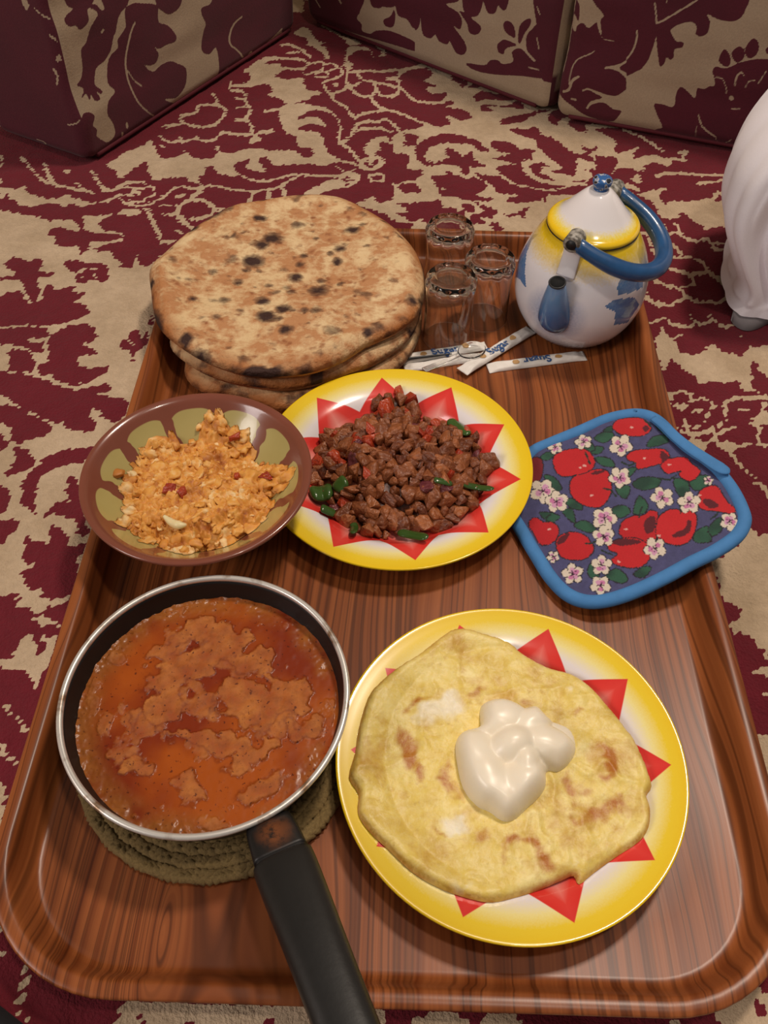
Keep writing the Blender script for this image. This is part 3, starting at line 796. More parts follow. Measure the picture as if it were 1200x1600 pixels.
damask_m = Mat('damask_velvet', '#806040', 0.85)
damask_m.set('Sheen Weight', 0.08)
co = damask_m.obj_co()
weave = damask_m.noise(co, 500, 2)
soft = damask_m.noise(co, 9, 3)
msk = damask_m.ramp(damask_m.attr('pattern'), [(0.35, 0.0), (0.65, 1.0)])
gr = damask_m.mix(soft, '#a8947a', '#b8a48a')
rd = damask_m.mix(soft, '#44071a', '#5e0b26')
damask_m.set('Base Color', damask_m.mix(damask_m.math('MULTIPLY', weave, 0.3), damask_m.mix(msk, gr, rd), '#301810', 'MULTIPLY'))
damask_m.bump(damask_m.math('ADD', weave, damask_m.math('MULTIPLY', msk, 2.0)), 0.25, 0.0015)
piping_m = plain('cushion_piping', '#56101f', 0.8, 0.15, 90)


def cushion(name, label, p0, d, L, D, H, r, front, end, step, bulge=0.012, shear=0.0, wrinkle=0.004):
    p0 = np.array([p0[0], p0[1], 0.0028])
    d = np.array([d[0], d[1], 0.0])
    d /= np.linalg.norm(d)
    nrm = np.array([d[1], -d[0], 0.0])          # out of the front face, towards the room
    Q, Fq, ids = box_grid(L, D, H, r, step)
    ft = Q[:, :2].copy()
    pat = np.full(len(Q), -1.0)
    jf = ids == 2
    fs = lambda px: (lambda w: np.c_[(w - p0) @ d, w[:, 2]])(on_plane(px, p0, nrm))
    pat[jf] = sum(paint(Q[jf][:, [0, 2]] + np.array(o_) * step * 0.33, front, fs) for o_ in ((0, 0), (1, 1), (-1, 1), (1, -1), (-1, -1))) / 5
    if end is not None:
        pat[jf & (Q[:, 0] < 0.007)] = 1.0
    je = ids == 0
    if end is not None:
        pe = p0
        pat[je] = paint(Q[je][:, [1, 2]], end, lambda px: (lambda w: np.c_[(w - pe) @ -nrm, w[:, 2]])(on_plane(px, pe, -d)))
        pat[je & (pat < 0)] = 1.0
    un = pat < 0
    q = Q[un]
    sw = fbm(q * 9, 2, 4)
    leaf = np.sin(q[:, 0] * 31 + sw) * np.cos(q[:, 2] * 27 + q[:, 1] * 25 + sw) + 0.5 * np.sin(q[:, 0] * 19 + 2 * np.sin(q[:, 2] * 23)) + 0.25 * fbm(q * 30, 2, 6)
    vein = np.abs(np.sin(q[:, 0] * 47 + 3 * np.sin(q[:, 2] * 29))) < 0.06
    pat[un] = np.clip((leaf - 0.18) * 12 + 0.5, 0, 1) * (1 - vein * (leaf > 0.4))
    # plump faces, slight wrinkles
    c = Q / np.array([L, D, H])
    puff = np.sin(np.clip(c[:, 0], 0, 1) * math.pi) ** 0.6 * np.sin(np.clip(c[:, 2], 0, 1) * math.pi) ** 0.6
    Q[:, 1] += np.where(c[:, 1] < 0.5, -1, 1) * bulge * puff
    Q[:, 1] += wrinkle * fbm(Q * np.array([7, 3, 22]), 2, 8) * np.clip(c[:, 2] * 6, 0, 1) * (c[:, 1] < 0.5)
    if shear:
        Q[:, 0] += Q[:, 1] * shear * (1 - Q[:, 0] / L)
    # weld the six sides
    V = p0 + Q[:, :1] * d - Q[:, 1:2] * nrm + np.c_[np.zeros(len(Q)), np.zeros(len(Q)), Q[:, 2]]
    me = new_mesh('cover', V - p0, Fq, True, {'pattern': pat})
    bm = bmesh.new()
    bm.from_mesh(me)
    bmesh.ops.remove_doubles(bm, verts=bm.verts, dist=1e-5)
    bm.to_mesh(me)
    bm.free()
    root = thing(name, label, 'cushion', p0)
    link('cover', me, damask_m.m, root)
    # piping along the front lower and side edges
    k = r * 0.29
    path = np.array([[r * 2, k, k], [L - r * 2, k, k]])
    xs_ = np.linspace(r * 1.2, L - r * 1.2, 40)
    path = np.c_[xs_, np.full(40, k - 0.001), np.full(40, k)]
    pw = path[:, :1] * d - path[:, 1:2] * nrm + np.c_[np.zeros(40), np.zeros(40), path[:, 2]]
    Vp, Fp = tube(pw, 0.0035, 8)
    obj('piping', Vp, Fp, piping_m, root)
    return root


cushion('arm_cushion', 'velvet damask arm cushion at top left with plain crimson end panel', (-0.384, 1.001), (0.468, 0.884), 0.47, 0.155, 0.34, 0.016, CUSHION_LEFT, CUSHION_END, 0.0018, bulge=0.004)
cushion('back_cushion', 'beige damask back cushion in the far corner behind the glasses', (-0.155, 1.445), (0.775, -0.631), 0.455, 0.17, 0.42, 0.02, CUSHION_BACK_A, None, 0.0018, bulge=0.008)
cushion('back_cushion', 'beige damask back cushion behind the white robe, right of the seam', (0.199, 1.152), (0.949, -0.315), 0.62, 0.17, 0.42, 0.02, CUSHION_BACK_B, None, 0.0019, bulge=0.008, shear=0.36)

# ------------------------------------------------------------------ tray
TZ = 0.008                                   # tray floor height
TC = np.array([0.0073, 0.4634])
THX, THY, TR = 0.240, 0.3737, 0.088


def rrect(hx, hy, r, nc=14):
    o = []
    for cx, cy, a0 in ((hx - r, hy - r, 0), (-hx + r, hy - r, 90), (-hx + r, -hy + r, 180), (hx - r, -hy + r, 270)):
        for t in np.linspace(0, 90, nc):
            a = math.radians(a0 + t)
            o.append((cx + r * math.cos(a), cy + r * math.sin(a)))
    return np.array(o)


TRAY_K = 0.70
tray_prof = [(0.075, 0.0012), (0.034, 0.0012), (0.028, 0.003), (0.019, 0.016), (0.010, 0.0275), (0.004, 0.0285), (0.001, 0.0290), (0.0, 0.0302), (0.0006, 0.0314), (0.002, 0.032),
             (0.006, 0.0324), (0.011, 0.0322), (0.0138, 0.0312), (0.0160, 0.0288), (0.0185, 0.0245), (0.0215, 0.0185), (0.0245, 0.0130), (0.0272, 0.0098), (0.0305, 0.0083), (0.035, TZ), (0.075, TZ)]
rings = [np.c_[TC + rrect(THX - d * TRAY_K, THY - d * TRAY_K, max(TR - d * TRAY_K, 0.012)), np.full(56, z)] for d, z in tray_prof]
V = np.concatenate(rings)
m = 56
Fc = []
for k in range(len(rings) - 1):
    for j in range(m):
        j2 = (j + 1) % m
        Fc.append((k * m + j, k * m + j2, (k + 1) * m + j2, (k + 1) * m + j))
Fc = [tuple(reversed(f)) for f in Fc]
Fc.append(tuple(range(m)))
Fc.append(tuple(range((len(rings) - 1) * m, len(rings) * m)))
Fc[-2] = tuple(reversed(Fc[-2]))
wm = Mat('wood_grain_laminate', '#8a5230', 0.32)
wm.set('Specular IOR Level', 0.35)
co = wm.obj_co()
warp = wm.noise(wm.obj_co((1.0, 0.35, 1.0)), 7, 2, 0.5)
sx = wm.n('ShaderNodeSeparateXYZ', {0: co}, 0)
nd = [n for n in wm.nt.nodes if n.type == 'SEPXYZ'][0]
X, Y = nd.outputs[0], nd.outputs[1]
xw = wm.math('ADD', X, wm.math('MULTIPLY', wm.math('SUBTRACT', warp, 0.5), 0.055))
# cathedral figure near the front left corner
dx = wm.math('SUBTRACT', X, -0.135)
dy = wm.math('SUBTRACT', Y, -0.335)
dist = wm.math('SQRT', wm.math('ADD', wm.math('MULTIPLY', dx, dx), wm.math('MULTIPLY', wm.math('MULTIPLY', dy, dy), 0.03)))
xw = wm.math('ADD', xw, wm.math('MULTIPLY', wm.math('POWER', 2.718, wm.math('MULTIPLY', dist, -24.0)), 0.10))
v1 = wm.n('ShaderNodeCombineXYZ', {0: wm.math('MULTIPLY', xw, 95.0), 1: wm.math('MULTIPLY', Y, 0.7)})
bands = wm.n('ShaderNodeTexNoise', {'Vector': v1, 'Scale': 1.0, 'Detail': 3.0, 'Roughness': 0.6})
v2 = wm.n('ShaderNodeCombineXYZ', {0: wm.math('MULTIPLY', xw, 700.0), 1: wm.math('MULTIPLY', Y, 6.0)})
fine = wm.n('ShaderNodeTexNoise', {'Vector': v2, 'Scale': 1.0, 'Detail': 3.0})
v3 = wm.n('ShaderNodeCombineXYZ', {0: wm.math('MULTIPLY', xw, 150.0), 1: wm.math('MULTIPLY', Y, 0.5), 2: 3.7})
lines = wm.n('ShaderNodeTexNoise', {'Vector': v3, 'Scale': 1.0, 'Detail': 1.0})
line = wm.ramp(wm.math('ABSOLUTE', wm.math('SUBTRACT', lines, 0.5)), [(0.0, 1.0), (0.03, 0.75), (0.07, 0.0)])
base = wm.ramp(bands, [(0.3, '#713719'), (0.45, '#8e4e28'), (0.58, '#a05c31'), (0.75, '#834320')])
c1 = wm.mix(wm.math('MULTIPLY', line, 0.8), base, '#32140a')
c1 = wm.mix(wm.math('MULTIPLY', fine, 0.45), c1, '#54290f', 'MULTIPLY')
wm.set('Base Color', wm.mix(0.25, c1, base))
wm.bump(fine, 0.05, 0.0005)
tray = obj('serving_tray', V, Fc, wm.m, loc=(TC[0], TC[1], 0.0012))
tag(tray, 'large wood-grain laminate serving tray with raised rim on the carpet', 'tray')
# ------------------------------------------------------------------ enamel plates


def plate_mat(name, phase):
    M = Mat(name, '#ffffff', 0.16)
    M.set('Coat Weight', 0.3)
    co = M.obj_co()
    sep = M.nt.nodes.new('ShaderNodeSeparateXYZ')
    M.nt.links.new(co, sep.inputs[0])
    X, Y = sep.outputs[0], sep.outputs[1]
    r = M.math('DIVIDE', M.math('SQRT', M.math('ADD', M.math('MULTIPLY', X, X), M.math('MULTIPLY', Y, Y))), 0.1131)
    an = M.math('ADD', M.math('ARCTAN2', Y, X), 20 * math.pi - phase)
    beta = math.pi / 10
    t = M.math('PINGPONG', an, beta)
    R1, R2 = 0.92, 0.685
    den = M.math('ADD', M.math('MULTIPLY', M.math('SINE', t), R1), M.math('MULTIPLY', M.math('SINE', M.math('SUBTRACT', beta, t)), R2))
    rs = M.math('DIVIDE', R1 * R2 * math.sin(beta), den)
    dlt = M.math('SUBTRACT', rs, r)                     # >0 inside the star
    star = M.ramp(dlt, [(0.0, 0.0), (0.008, 1.0)])
    redc = M.ramp(M.math('ADD', dlt, 0.0), [(0.0, '#d8322c'), (0.10, '#dd4038'), (0.24, '#ee9a90'), (0.42, '#ece4e6')])
    spray = M.noise(co, 900, 2)
    ysm = M.math('ADD', r, M.math('MULTIPLY', M.math('SUBTRACT', spray, 0.5), 0.04))
    rim = M.ramp(ysm, [(0.76, '#e6e0e2'), (0.84, '#f0e298'), (0.915, '#eccc2c'), (1.0, '#eac41a')])
    M.set('Base Color', M.mix(star, rim, redc))
    return M.m


PLATE = [(0.0, 0.0012), (0.058, 0.0012), (0.061, 0.0), (0.0635, 0.0), (0.066, 0.0018), (0.080, 0.0135), (0.100, 0.0205), (0.1118, 0.0228), (0.1127, 0.0232), (0.1131, 0.0240), (0.1127, 0.0247),
         (0.1116, 0.0248), (0.108, 0.0240), (0.100, 0.0222), (0.090, 0.0196), (0.083, 0.0168), (0.0775, 0.0122), (0.0720, 0.0070), (0.067, 0.0044), (0.061, 0.0035), (0.03, 0.0034), (0.0, 0.0034)]


def lathe_part(name, prof, mat, parent, n=96, k=3, loc=(0, 0, 0)):
    V, Fq = lathe(dense(prof, k) if k > 1 else prof, n)
    return obj(name, V, Fq, mat, parent, loc=loc) if parent is not None else obj(name, V, Fq, mat, None, loc=loc)


def lathe_thing(name, prof, mat, loc, n=96, k=3):
    V, Fq = lathe(dense(prof, k) if k > 1 else prof, n)
    return link(name, new_mesh(name, V, Fq), mat, None, loc)


PM = np.array([0.0046, 0.4933, TZ + 0.0003])
PO = np.array([0.0824, 0.2354, TZ + 0.0003])
pl1 = lathe_thing('enamel_plate', PLATE, plate_mat('enamel_plate_meat', math.radians(-9.3)), PM, 128)
tag(pl1, 'yellow-rimmed enamel plate with red star under the fried meat', 'plate', 'sunburst enamel plates')
pl2 = lathe_thing('enamel_plate', PLATE, plate_mat('enamel_plate_omelette', math.radians(-1.0)), PO, 128)
tag(pl2, 'yellow-rimmed enamel plate with red star under the omelette', 'plate', 'sunburst enamel plates')

# ------------------------------------------------------------------ woven mat, pan, stew
MC = np.array([-0.1127, 0.2505])
jute = Mat('braided_jute', '#6e5a34', 0.9)
co = jute.obj_co()
jn = jute.noise(co, 700, 3)
jute.set('Base Color', jute.mix(jn, '#594728', '#937a4a'))
jute.bump(jn, 0.5, 0.001)
turns, rr0, pitch = 11, 0.004, 0.0080
path = []
nst = 1500
Vb, Fb = [], []
for s_ in range(3):                      # three strands plaited along a spiral
    th = np.linspace(0.4, turns * 2 * math.pi, nst)
    rad = rr0 + pitch * th / (2 * math.pi)
    arc = np.cumsum(np.r_[0, np.hypot(np.diff(rad * np.cos(th)), np.diff(rad * np.sin(th)))])
    ph = arc / 0.0150 * 2 * math.pi + s_ * 2 * math.pi / 3
    rw = rad + 0.0026 * np.sin(ph)
    zz = TZ + 0.0048 + 0.0015 * np.sin(2 * ph)
    pth = np.c_[MC[0] + rw * np.cos(th), MC[1] + rw * np.sin(th), zz]
    V, Fq = tube(pth, 0.0031, 6)
    Fb += [tuple(i + sum(len(v) for v in Vb) for i in f) for f in Fq]
    Vb.append(V)
V = np.concatenate(Vb)
mat_o = obj('woven_trivet', V, Fb, jute.m, loc=(MC[0], MC[1], TZ))
tag(mat_o, 'round braided jute trivet under the frying pan', 'trivet')
MTOP = TZ + 0.0094

PC = np.array([-0.1139, 0.2566, MTOP])
PR = 0.0918
nonstick = plain('nonstick_coating', '#0b0b0c', 0.5, 0.2, 120)
steel = Mat('worn_aluminium_rim', '#b8b4ae', 0.35, Metallic=0.55)
co = steel.obj_co()
stain = steel.noise(co, 45, 4)
steel.set('Base Color', steel.mix(steel.ramp(stain, [(0.56, 0.0), (0.68, 1.0)]), '#d6d2cc', '#8a7058'))
pan = thing('frying_pan', 'black nonstick frying pan of red stew on the jute trivet', 'frying pan', PC)
hz = 0.065 - MTOP
body = [(0.0, 0.0), (0.070, 0.0), (0.074, 0.0016), (0.0785, 0.007), (0.0845, 0.024), (0.0895, 0.042), (0.0906, hz - 0.002)]
inner = [(0.0884, hz - 0.002), (0.0876, 0.042), (0.0825, 0.025), (0.0768, 0.0095), (0.0725, 0.0045), (0.068, 0.0032), (0.0, 0.0032)]
lathe_part('pan_body', body + inner, nonstick, pan, 128, 1)
lathe_part('pan_rim', [(0.0880, hz - 0.0022), (0.0908, hz - 0.0024), (0.0918, hz - 0.0012), (0.0917, hz + 0.0002), (0.0905, hz + 0.0012), (0.0888, hz + 0.0010), (0.0878, hz - 0.0004), (0.0880, hz - 0.0022)], steel, pan, 128, 2)
# handle
h0 = at1(425, 1300, 0.058) - PC
h1 = at1(540, 1600, 0.086) - PC
hd = h1 - h0
hd /= np.linalg.norm(hd)
hs = np.cross(hd, [0, 0, 1.0])
hs /= np.linalg.norm(hs)
hu = np.cross(hs, hd)
plastic = plain('black_bakelite', '#161616', 0.42, 0.25, 200, 0.1)
ferr = Mat('scorched_ferrule', '#1a1817', 0.45)
co = ferr.obj_co()
rust = ferr.noise(co, 130, 5, 0.7)
msk = ferr.math('MULTIPLY', ferr.attr('patch'), ferr.ramp(rust, [(0.36, 0.0), (0.52, 1.0)]))
ferr.set('Base Color', ferr.mix(msk, '#141212', '#7a4420'))
ferr.set('Metallic', 0.2)


def bar(stations, n=20, power=3.2):
    """superellipse sections: (along, half width, half height, lift)"""
    st = dense(stations, 5)
    V = []
    t = np.linspace(0, 2 * math.pi, n, endpoint=False)
    c, s = np.cos(t), np.sin(t)
    ex = 2 / power
    for a, w, h, l in st:
        V.append(h0 + hd * a + np.outer(np.sign(c) * np.abs(c) ** ex * w, hs) + np.outer(np.sign(s) * np.abs(s) ** ex * h + l, hu))
    V = np.concatenate(V)
    Fc = [tuple(f) for f in grid_f(len(st), n, False, True)]
    Fc += [tuple(reversed(range(n))), tuple(range((len(st) - 1) * n, len(st) * n))]
    return V, Fc


V, Fq = bar([(-0.007, 0.0128, 0.0085, -0.003), (-0.004, 0.0140, 0.0082, -0.0015), (0.004, 0.0150, 0.008, 0), (0.018, 0.0158, 0.008, 0.0)], 24, 5)
al = (V - h0) @ hd
sd = (V - h0) @ hs
up_ = (V - h0) @ hu
obj('handle_ferrule', V, Fq, ferr.m, pan, attrs={'patch': np.clip(1.4 - np.hypot((al - 0.006) / 0.0085, (sd + 0.001) / 0.0085), 0, 1) * (up_ > 0.002)})
V, Fq = bar([(0.0195, 0.0168, 0.0085, 0.0005), (0.024, 0.0176, 0.0095, 0.001), (0.045, 0.0172, 0.0105, 0.002), (0.08, 0.0160, 0.0112, 0.003), (0.115, 0.0152, 0.011, 0.003), (0.145, 0.0150, 0.0105, 0.002), (0.158, 0.0125, 0.0085, 0.001), (0.162, 0.006, 0.004, 0.001)], 28, 2.7)
obj('handle_grip', V, Fq, plastic, pan)
V, Fq = bar([(0.0175, 0.0150, 0.0075, 0.0004), (0.0200, 0.0150, 0.0075, 0.0004)], 20, 5)
obj('handle_collar', V, Fq, nonstick, pan)
V, Fq = tube([h0 + hd * 0.128 + hu * 0.0125, h0 + hd * 0.128 + hu * 0.0142], 0.004, 14)
obj('handle_screw_cap', V, Fq, nonstick, pan)

# stew: polar sheet with curds standing out of the oil
SZ = 0.0475
SR = 0.0856
crust_px = ["400,400 450,330 560,300 650,240 700,250 700,300 820,340 900,380 980,420 990,470 900,560 860,590 800,590 790,500 820,440 790,400 660,350 600,400 520,460 540,540 480,560 400,540 390,500 380,440",
            "480,590 560,600 700,640 715,680 650,725 580,710 520,670 480,640", "310,600 350,520 390,510 380,560 330,610", "640,400 780,400 820,450 790,570 700,580 640,540",
            "820,500 960,480 1000,520 900,560 860,590 800,580", "660,740 820,730 830,690 760,700", "350,700 430,690 420,740 370,780 330,740", "750,620 830,620 880,680 700,760",
            "640,250 720,220 760,270 680,320", "880,640 960,560 1030,520 1040,600 940,680", "480,800 560,790 600,840 520,870", "400,330 520,230 600,210 620,250 480,330", "700,800 800,760 880,760 840,840 740,860"]
tc_ = np.linspace(0, 2 * math.pi, 220, endpoint=False)
Q, tri_s, m_s, de_s = sheet(np.c_[np.cos(tc_), np.sin(tc_)] * SR, 0.00075)
XY = Q + PC[:2]
rn = np.linalg.norm(Q, axis=1) / SR
wob = np.c_[fbm(XY * 60, 6, 21), fbm(XY * 60, 6, 33)] * 0.0062
sd_ = np.full(len(Q), -1.0)
for s_ in crust_px:
    pw = at(smooth(pts(s_), 3) / 2.308 + [60, 880], SZ)[:, :2]
    d_ = edge_dist(XY + wob, pw)
    sd_ = np.maximum(sd_, np.where(inside(XY + wob, pw), d_, -d_))
field = sd_ / 0.0045 + 0.9 * fbm(XY * 75, 5, 55) - 0.25
cr = np.clip(field * 3.0, 0, 1)
cr = np.maximum(cr, np.clip((fbm(XY * 62, 6, 155) - 0.22) * 5, 0, 1) * (rn < 0.95) * 0.85)
gap = np.exp(-(field / 0.22) ** 2) * (sd_ > -0.006)
foam = np.clip((rn - 0.78) / 0.15, 0, 1) * np.clip(0.62 + 0.7 * fbm(XY * 70, 5, 71) + 0.45 * np.cos(np.arctan2(Q[:, 1], Q[:, 0]) - 2.9), 0, 1)
zz = SZ + 0.0009 * cr * (0.8 + 0.7 * fbm(XY * 190, 3, 5)) + 0.00012 * fbm(XY * 200, 2, 9) + 0.0012 * np.clip((rn - 0.96) / 0.04, 0, 1) * (0.5 + fbm(XY * 120, 2, 4)) + 0.0006 * foam * fbm(XY * 300, 2, 6)
redness = np.clip(0.5 + 0.8 * fbm(XY * 24, 4, 91), 0, 1)
sm = Mat('tomato_stew', '#8a3a10', 0.3)
sm.set('Specular IOR Level', 0.3)
co = sm.obj_co()
n1 = sm.noise(co, 240, 4, 0.6)
n2 = sm.noise(co, 60, 4, 0.6)
oil = sm.mix(sm.attr('redness'), '#a04c12', '#7a2a0c')
crc = sm.mix(sm.ramp(n2, [(0.35, 0.0), (0.65, 1.0)]), '#984a1e', '#bc7636')
crc = sm.mix(sm.math('MULTIPLY', sm.ramp(n1, [(0.4, 0.0), (0.65, 1.0)]), 0.55), crc, '#74340f')
fo = sm.mix(n1, '#84461c', '#a8682e')
c = sm.mix(sm.attr('foam'), oil, fo)
c = sm.mix(sm.math('MULTIPLY', sm.attr('crust'), 0.92), c, crc)
c = sm.mix(sm.math('MULTIPLY', sm.attr('gap'), 0.45), c, '#5e1c08')
c = sm.mix(sm.ramp(sm.noise(co, 330, 2), [(0.64, 0.0), (0.70, 0.8)]), c, '#4a1a0c')
sm.set('Base Color', c)
sm.set('Roughness', sm.math('ADD', sm.math('MULTIPLY', sm.attr('crust'), 0.4), 0.28))
sm.bump(sm.math('MULTIPLY', n1, sm.attr('crust')), 0.5, 0.0012)
Fq = tri_s
st_o = obj('tomato_stew', np.c_[XY, zz], Fq, sm.m, loc=(PC[0], PC[1], SZ), attrs={'crust': cr, 'foam': foam, 'redness': redness, 'gap': gap})
tag(st_o, 'orange red tomato and egg stew filling the black frying pan', 'stew', kind='stuff')

# ------------------------------------------------------------------ bowl
BC = np.array([-0.1462, 0.4328, TZ + 0.0009])
bm_ = Mat('glazed_clay', '#7a4a3c', 0.2)
bm_.set('Coat Weight', 0.25)
co = bm_.obj_co()
sep = bm_.nt.nodes.new('ShaderNodeSeparateXYZ')
bm_.nt.links.new(co, sep.inputs[0])
X, Y, Zz = sep.outputs
r = bm_.math('SQRT', bm_.math('ADD', bm_.math('MULTIPLY', X, X), bm_.math('MULTIPLY', Y, Y)))
wb = bm_.math('MULTIPLY', bm_.math('SUBTRACT', bm_.noise(co, 55, 2), 0.5), 0.012)
an = bm_.math('ADD', bm_.math('ARCTAN2', Y, X), 20 * math.pi + 0.20)
t = bm_.math('MULTIPLY', bm_.math('PINGPONG', an, math.pi / 11), r)        # distance from a spoke's middle, along the arc
spoke = bm_.math('ADD', bm_.math('ADD', 0.0042, wb), bm_.math('MULTIPLY', bm_.math('SUBTRACT', 0.072, r), 0.05))
inpan = bm_.math('MULTIPLY', bm_.math('SUBTRACT', t, spoke), 2000.0, True)
top = bm_.math('MULTIPLY', bm_.math('SUBTRACT', 0.0760, bm_.math('ADD', r, bm_.math('MULTIPLY', bm_.math('POWER', bm_.math('DIVIDE', bm_.math('SUBTRACT', 0.024, t), 0.024), 4.0), 0.006))), 2000.0, True)
low = bm_.math('MULTIPLY', bm_.math('SUBTRACT', r, bm_.math('ADD', 0.038, wb)), 2000.0, True)
facein = bm_.ramp(bm_.attr('inner'), [(0.5, 0.0), (0.51, 1.0)])
pm_ = bm_.math('MULTIPLY', bm_.math('MULTIPLY', inpan, top), bm_.math('MULTIPLY', low, facein))
clay = bm_.mix(bm_.noise(co, 40, 3), '#74402f', '#80493a')
grn = bm_.mix(bm_.noise(co, 25, 3), '#a29458', '#b4a76c')
bm_.set('Base Color', bm_.mix(pm_, clay, grn))
BOWL = dense([(0.0, 0.003), (0.022, 0.003), (0.025, 0.0), (0.030, 0.0), (0.032, 0.004), (0.039, 0.0135), (0.0465, 0.0255), (0.0580, 0.0405), (0.0735, 0.0575), (0.0818, 0.0646), (0.0852, 0.0662), (0.0864, 0.0678), (0.0860, 0.0694), (0.0838, 0.0698),
              (0.0802, 0.0680), (0.0765, 0.0640), (0.0700, 0.0565), (0.0545, 0.0405), (0.0430, 0.0270), (0.0330, 0.0145), (0.0200, 0.0085), (0.008, 0.007), (0.0, 0.007)], 4)
V, Fq = lathe(BOWL, 128)
inn = np.tile((np.arange(len(BOWL)) >= 13 * 4).astype(float), 128)
bo = link('clay_bowl', new_mesh('clay_bowl', V, Fq, True, {'inner': inn}), bm_.m, None, BC)
tag(bo, 'brown glazed clay bowl with green panels holding scrambled egg', 'bowl')


def bowl_z(xy):
    rr_ = np.hypot(xy[:, 0] - BC[0], xy[:, 1] - BC[1])
    i = 14 * 4
    return BC[2] + np.interp(rr_, BOWL[i:][::-1, 0], BOWL[i:][::-1, 1])


# ------------------------------------------------------------------ scrambled egg
EGG_PX = "280,520 320,430 370,350 400,270 480,255 540,280 630,260 640,200 710,165 750,200 770,240 860,240 870,280 860,340 910,370 990,385 1050,450 1030,490 970,520 975,560 930,640 850,690 780,730 740,755 660,760 570,790 480,770 430,720 420,755 340,710 300,680 280,640 300,590"
egg_px = smooth(pts(EGG_PX), 2) / 3.0 + [100, 600]
egg_out = at(egg_px, 0.054)[:, :2]
for _ in range(25):                       # the heap's edge lies on the bowl wall
    zz_ = 0.6 * np.clip(bowl_z(egg_out), 0.02, 0.07) + 0.4 * 0.05 + 0.002
    egg_out = np.array([at1(p_[0], p_[1], z_)[:2] for p_, z_ in zip(egg_px, zz_)])


def egg_h(xy):
    d_ = np.where(inside(xy, egg_out), edge_dist(xy, egg_out), 0)
    h = np.clip(d_ / 0.020, 0, 1)
    h = h * (2 - h)
    flat = 0.0500 + 0.0035 * fbm(xy * 35, 2, 12)
    bz = bowl_z(xy)
    return bz + 0.004 * h + np.clip(flat - bz, 0, 1) * h


def scatter(outline, n, mind, seed, tries=60000):
    rg = np.random.default_rng(seed)
    lo, hi = outline.min(0), outline.max(0)
    c_ = rg.uniform(lo, hi, (tries, 2))
    c_ = c_[inside(c_, outline)]
    out = []
    for p in c_:
        if len(out) >= n:
            break
        if all((p[0] - q_[0]) ** 2 + (p[1] - q_[1]) ** 2 > mind * mind for q_ in out):
            out.append(p)
    return np.array(out)


blobs = []
for k in range(7):
    Vi, Fi = ico(3)
    g = 1 + 0.42 * fbm(Vi * 1.3 + 5 * k, 4, 40 + k)[:, None]
    blobs.append((Vi * g, Fi))
xy, tri_, mb, de = sheet(egg_out, 0.0009)
w2 = xy + np.c_[fbm(xy * 160, 3, 7), fbm(xy * 160, 3, 8)] * 0.0022
lump = 0.0052 * (0.75 - worley(w2 * 150, 3)) + 0.0030 * (0.7 - worley(w2 * 330, 4)) + 0.0016 * fbm(xy * 260, 3, 2)
e_ = np.clip(de / 0.003, 0, 1)
Vs = [np.c_[xy, egg_h(xy) + lump * e_ - 0.001 * (1 - e_)]]
Fs = list(tri_)
cs = [0.5 + 0.34 * fbm(xy * 110, 3, 3) - 0.25 * np.clip(worley(w2 * 150, 3) - 0.5, 0, 1)]
off = len(xy)
pp = np.concatenate([scatter(egg_out, 150, 0.0075, 3), scatter(egg_out, 200, 0.0050, 4)])
hz_ = egg_h(pp)
rg = np.random.default_rng(5)
Fa = []
for i, p in enumerate(pp):
    b, Fi = blobs[rg.integers(0, 7)]
    s0 = rg.uniform(0.0034, 0.0062) if i < 150 else rg.uniform(0.0016, 0.0032)
    s_ = s0 * rg.uniform(0.6, 1.4, 3) * np.array([1, 1, 0.55])
    Rm = np.array(Matrix.Rotation(rg.uniform(0, 6.28), 3, 'Z') @ Matrix.Rotation(rg.uniform(-.7, .7), 3, 'X'))
    v = (b * s_) @ Rm.T + np.array([p[0], p[1], hz_[i] + rg.uniform(-0.0006, 0.0016)])
    v += 0.0007 * np.c_[fbm(v * 420, 2, 1), fbm(v * 420, 2, 2), fbm(v * 420, 2, 3)]
    Vs.append(v)
    Fa.append(Fi + off)
    off += len(v)
    cs.append(np.full(len(v), np.clip(rg.normal(0.52, 0.16), 0, 1)) + 0.25 * fbm(v * 260, 2, 6))
Fs += [tuple(f) for f in np.concatenate(Fa).tolist()]
em = Mat('scrambled_egg', '#c8812e', 0.55)
em.set('Subsurface Weight', 0.12)
em.set('Subsurface Radius', (0.006, 0.003, 0.001))
co = em.obj_co()
en = em.noise(co, 260, 4)
ec = em.ramp(em.math('ADD', em.attr('tone'), em.math('MULTIPLY', em.math('SUBTRACT', en, 0.5), 0.5)), [(0.0, '#a45c22'), (0.35, '#cc8836'), (0.65, '#dca04c'), (1.0, '#e8cc98')])
em.set('Base Color', ec)
em.bump(en, 0.3, 0.001)
Vegg = np.concatenate(Vs)
Vegg[:, 2] = np.maximum(Vegg[:, 2], bowl_z(Vegg[:, :2]) + 0.0005)
eg = obj('scrambled_egg', Vegg, Fs, em.m, attrs={'tone': np.concatenate(cs)})
tag(eg, 'crumbly orange yellow scrambled egg heaped in the clay bowl', 'scrambled egg', kind='stuff')

# dice of tomato and other vegetables, used in both dishes


